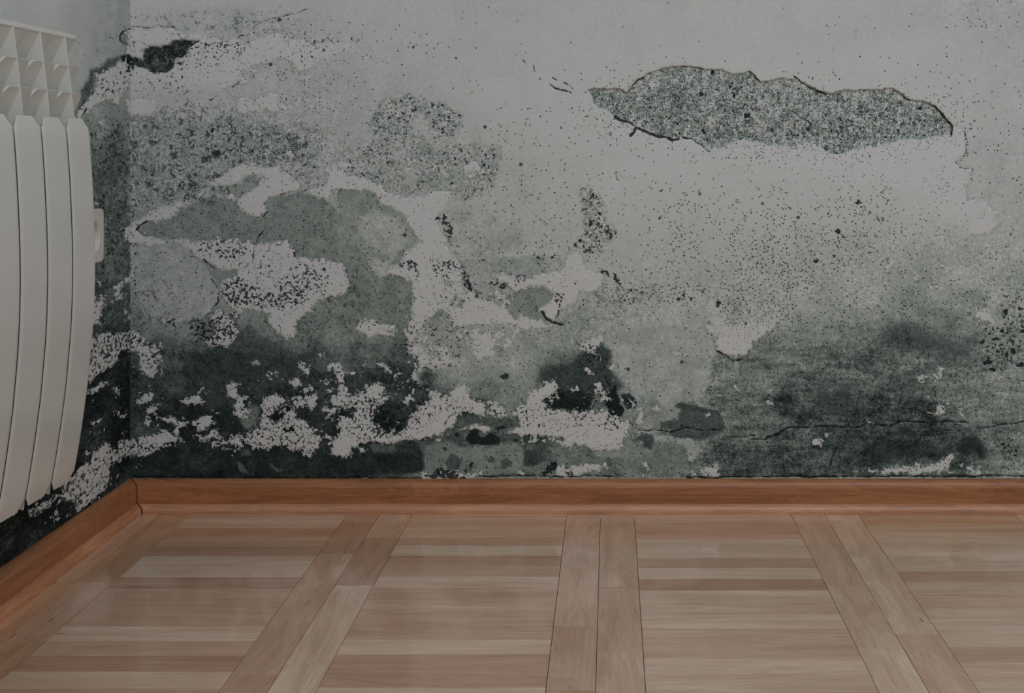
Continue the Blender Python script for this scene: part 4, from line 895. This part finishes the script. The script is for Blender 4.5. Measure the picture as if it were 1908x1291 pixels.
def body_bm():
    """water column with its rear fins, joined to the header bosses"""
    bm = bmesh.new()
    cx = BACK + .030
    ring = []
    for i in range(16):
        a = i / 16 * 2 * math.pi; ring.append((cx + .016 * math.cos(a), .010 * math.sin(a)))
    lo = [bm.verts.new((x, y, zbot + .02)) for x, y in ring]; hi = [bm.verts.new((x, y, zcap - .03)) for x, y in ring]
    for i in range(16): bm.faces.new((lo[i], lo[(i + 1) % 16], hi[(i + 1) % 16], hi[i]))
    bm.faces.new(lo[::-1]); bm.faces.new(hi)
    for zc in (zbot + .045, zcap - .055):
        r2 = []
        for i in range(20):
            a = i / 20 * 2 * math.pi; r2.append((cx + .019 * math.cos(a), zc + .019 * math.sin(a)))
        A = [bm.verts.new((x, -PITCH / 2 + .0004, z)) for x, z in r2]; Bv = [bm.verts.new((x, PITCH / 2 - .0004, z)) for x, z in r2]
        for i in range(20): bm.faces.new((A[i], Bv[i], Bv[(i + 1) % 20], A[(i + 1) % 20]))
        bm.faces.new(A[::-1]); bm.faces.new(Bv)
    # rear plate
    box_bm(bm, BACK, BACK + .0025, -PITCH / 2 + .002, PITCH / 2 - .002, zbot + .02, zcap - .01, .0006)
    # side fins (one each side of the web) that run the height behind the front plate
    for sgn in (-1, 1):
        pts = [(BACK + .02, zbot + .006)]
        for k in range(14):
            z = zbot - .004 + (ztop - .02 - zbot + .004) * k / 13; pts.append((xfront(max(z, zbot)) - .006, z))
        pts.append((BACK + .02, ztop - .02))
        plate_xz(bm, pts, sgn * .0270 - .0011, sgn * .0270 + .0011)
    return bm
radiator = bpy.data.objects.new('radiator', None); COL.objects.link(radiator)
radiator.location = (BACK + .03, YE - PITCH * 4, 0)
radiator['label'] = 'white aluminium column radiator with bowed front plates on the left wall'; radiator['category'] = 'radiator'
def mesh_of(name, bm, smooth=True):
    bmesh.ops.recalc_face_normals(bm, faces=bm.faces)
    me = bpy.data.meshes.new(name); bm.to_mesh(me); bm.free(); me.materials.append(RAD)
    if smooth:
        me.polygons.foreach_set('use_smooth', [True] * len(me.polygons))
        me.set_sharp_from_angle(angle=math.radians(38))
    return me
PW = PITCH - .0048
meshes = [('body', mesh_of('body', body_bm())), ('front_panel', mesh_of('front_panel', front_panel_bm(PW))),
          ('web', mesh_of('web', web_bm())), ('top_cap', mesh_of('top_cap', cap_bm(PITCH - .0036))),
          ('louvre', mesh_of('louvre', louvre_bm(rz(126), PITCH - .004))), ('louvre', mesh_of('louvre', louvre_bm(rz(175), PITCH - .004)))]
for k in range(8):
    yc = YE - PITCH * (k + .5)
    sec = bpy.data.objects.new('section', meshes[0][1]); COL.objects.link(sec); sec.parent = radiator
    sec.location = (-radiator.location.x, yc - radiator.location.y, 0)
    for nm, me in meshes[1:]:
        s_ = bpy.data.objects.new(nm, me); COL.objects.link(s_); s_.parent = sec
for yk in (YE - PITCH * 1.5, YE - PITCH * 6.5):
    for zk in (zcap - .085, zbot + .075):
        bm = bmesh.new(); box_bm(bm, XL - .004, BACK + .004, yk - .012, yk + .012, zk - .01, zk + .01, .001)
        box_bm(bm, BACK - .004, BACK + .020, yk - .012, yk + .012, zk - .012, zk - .009, .0006)
        b_ = from_bm('wall_bracket', bm, RAD, radiator); b_.location = (-radiator.location.x, -radiator.location.y, 0)

# ------------------------------------------------------------------ wall socket
YS0, YS1 = 2.118, 2.200; ZS0, ZS1 = .3955, .4725; XS0 = XL - .002; XSF = XL + .0125
def rrect(cy, cz, hy, hz, r, n=6):
    pts = []
    for (sy, sz, a0) in ((1, 1, 0), (-1, 1, 90), (-1, -1, 180), (1, -1, 270)):
        for i in range(n + 1):
            a = math.radians(a0 + 90 * i / n); pts.append((cy + sy * (hy - r) + r * math.cos(a), cz + sz * (hz - r) + r * math.sin(a)))
    return pts
def loft_x(bm, rings, closed_end=True):
    R = [[bm.verts.new((x, y, z)) for y, z in pts] for x, pts in rings]
    n = len(R[0])
    for a, b in zip(R[:-1], R[1:]):
        for i in range(n): bm.faces.new((a[i], a[(i + 1) % n], b[(i + 1) % n], b[i]))
    bm.faces.new(R[0][::-1])
    if closed_end: bm.faces.new(R[-1])
    return R
cy, cz = (YS0 + YS1) / 2, (ZS0 + ZS1) / 2; hy, hz = (YS1 - YS0) / 2, (ZS1 - ZS0) / 2
sock = bpy.data.objects.new('wall_socket', None); COL.objects.link(sock); sock.location = (XL, cy, cz)
sock['label'] = 'white round-recess wall socket low on the mouldy left wall, half behind the radiator'; sock['category'] = 'socket'
def add_sock(nm, bm, mat, sm=True):
    o = from_bm(nm, bm, mat, sock); o.location = (-XL, -cy, -cz)
    if sm:
        o.data.polygons.foreach_set('use_smooth', [True] * len(o.data.polygons)); o.data.set_sharp_from_angle(angle=math.radians(35))
    return o
bm = bmesh.new()
N = 28
def circ(r): return [(cy + r * math.cos(2 * math.pi * i / N + math.pi / 4 * 0), cz + r * math.sin(2 * math.pi * i / N)) for i in range(N)]
rr = lambda s, r: rrect(cy, cz, hy * s, hz * s, r)
loft = [(XS0, rr(1, .006)), (XSF - .004, rr(1, .006)), (XSF - .001, rr(.975, .006)), (XSF, rr(.93, .005)), (XSF - .0004, rr(.90, .028)), (XSF - .0012, circ(.0335)), (XSF + .0004, circ(.0325)), (XSF + .0004, circ(.0225)), (XSF - .001, circ(.0205)), (XSF - .011, circ(.0200))]
loft_x(bm, loft)
add_sock('cover_plate', bm, SOCKET)
bm = bmesh.new()
for sgn in (-1, 1):
    r = bmesh.ops.create_cone(bm, cap_ends=True, segments=12, radius1=.0026, radius2=.0026, depth=.002)
    for v in r['verts']:
        x, y, z = v.co; v.co = (XSF - .0108 + z, cy + sgn * .0095 + x, cz + y)
add_sock('pin_hole', bm, HOLE)
for sgn in (-1, 1):
    bm = bmesh.new(); box_bm(bm, XSF - .010, XSF - .002, cy - .0025, cy + .0025, cz + sgn * .0185 - .0008, cz + sgn * .0185 + .0008, .0003)
    add_sock('earth_clip', bm, METAL, False)
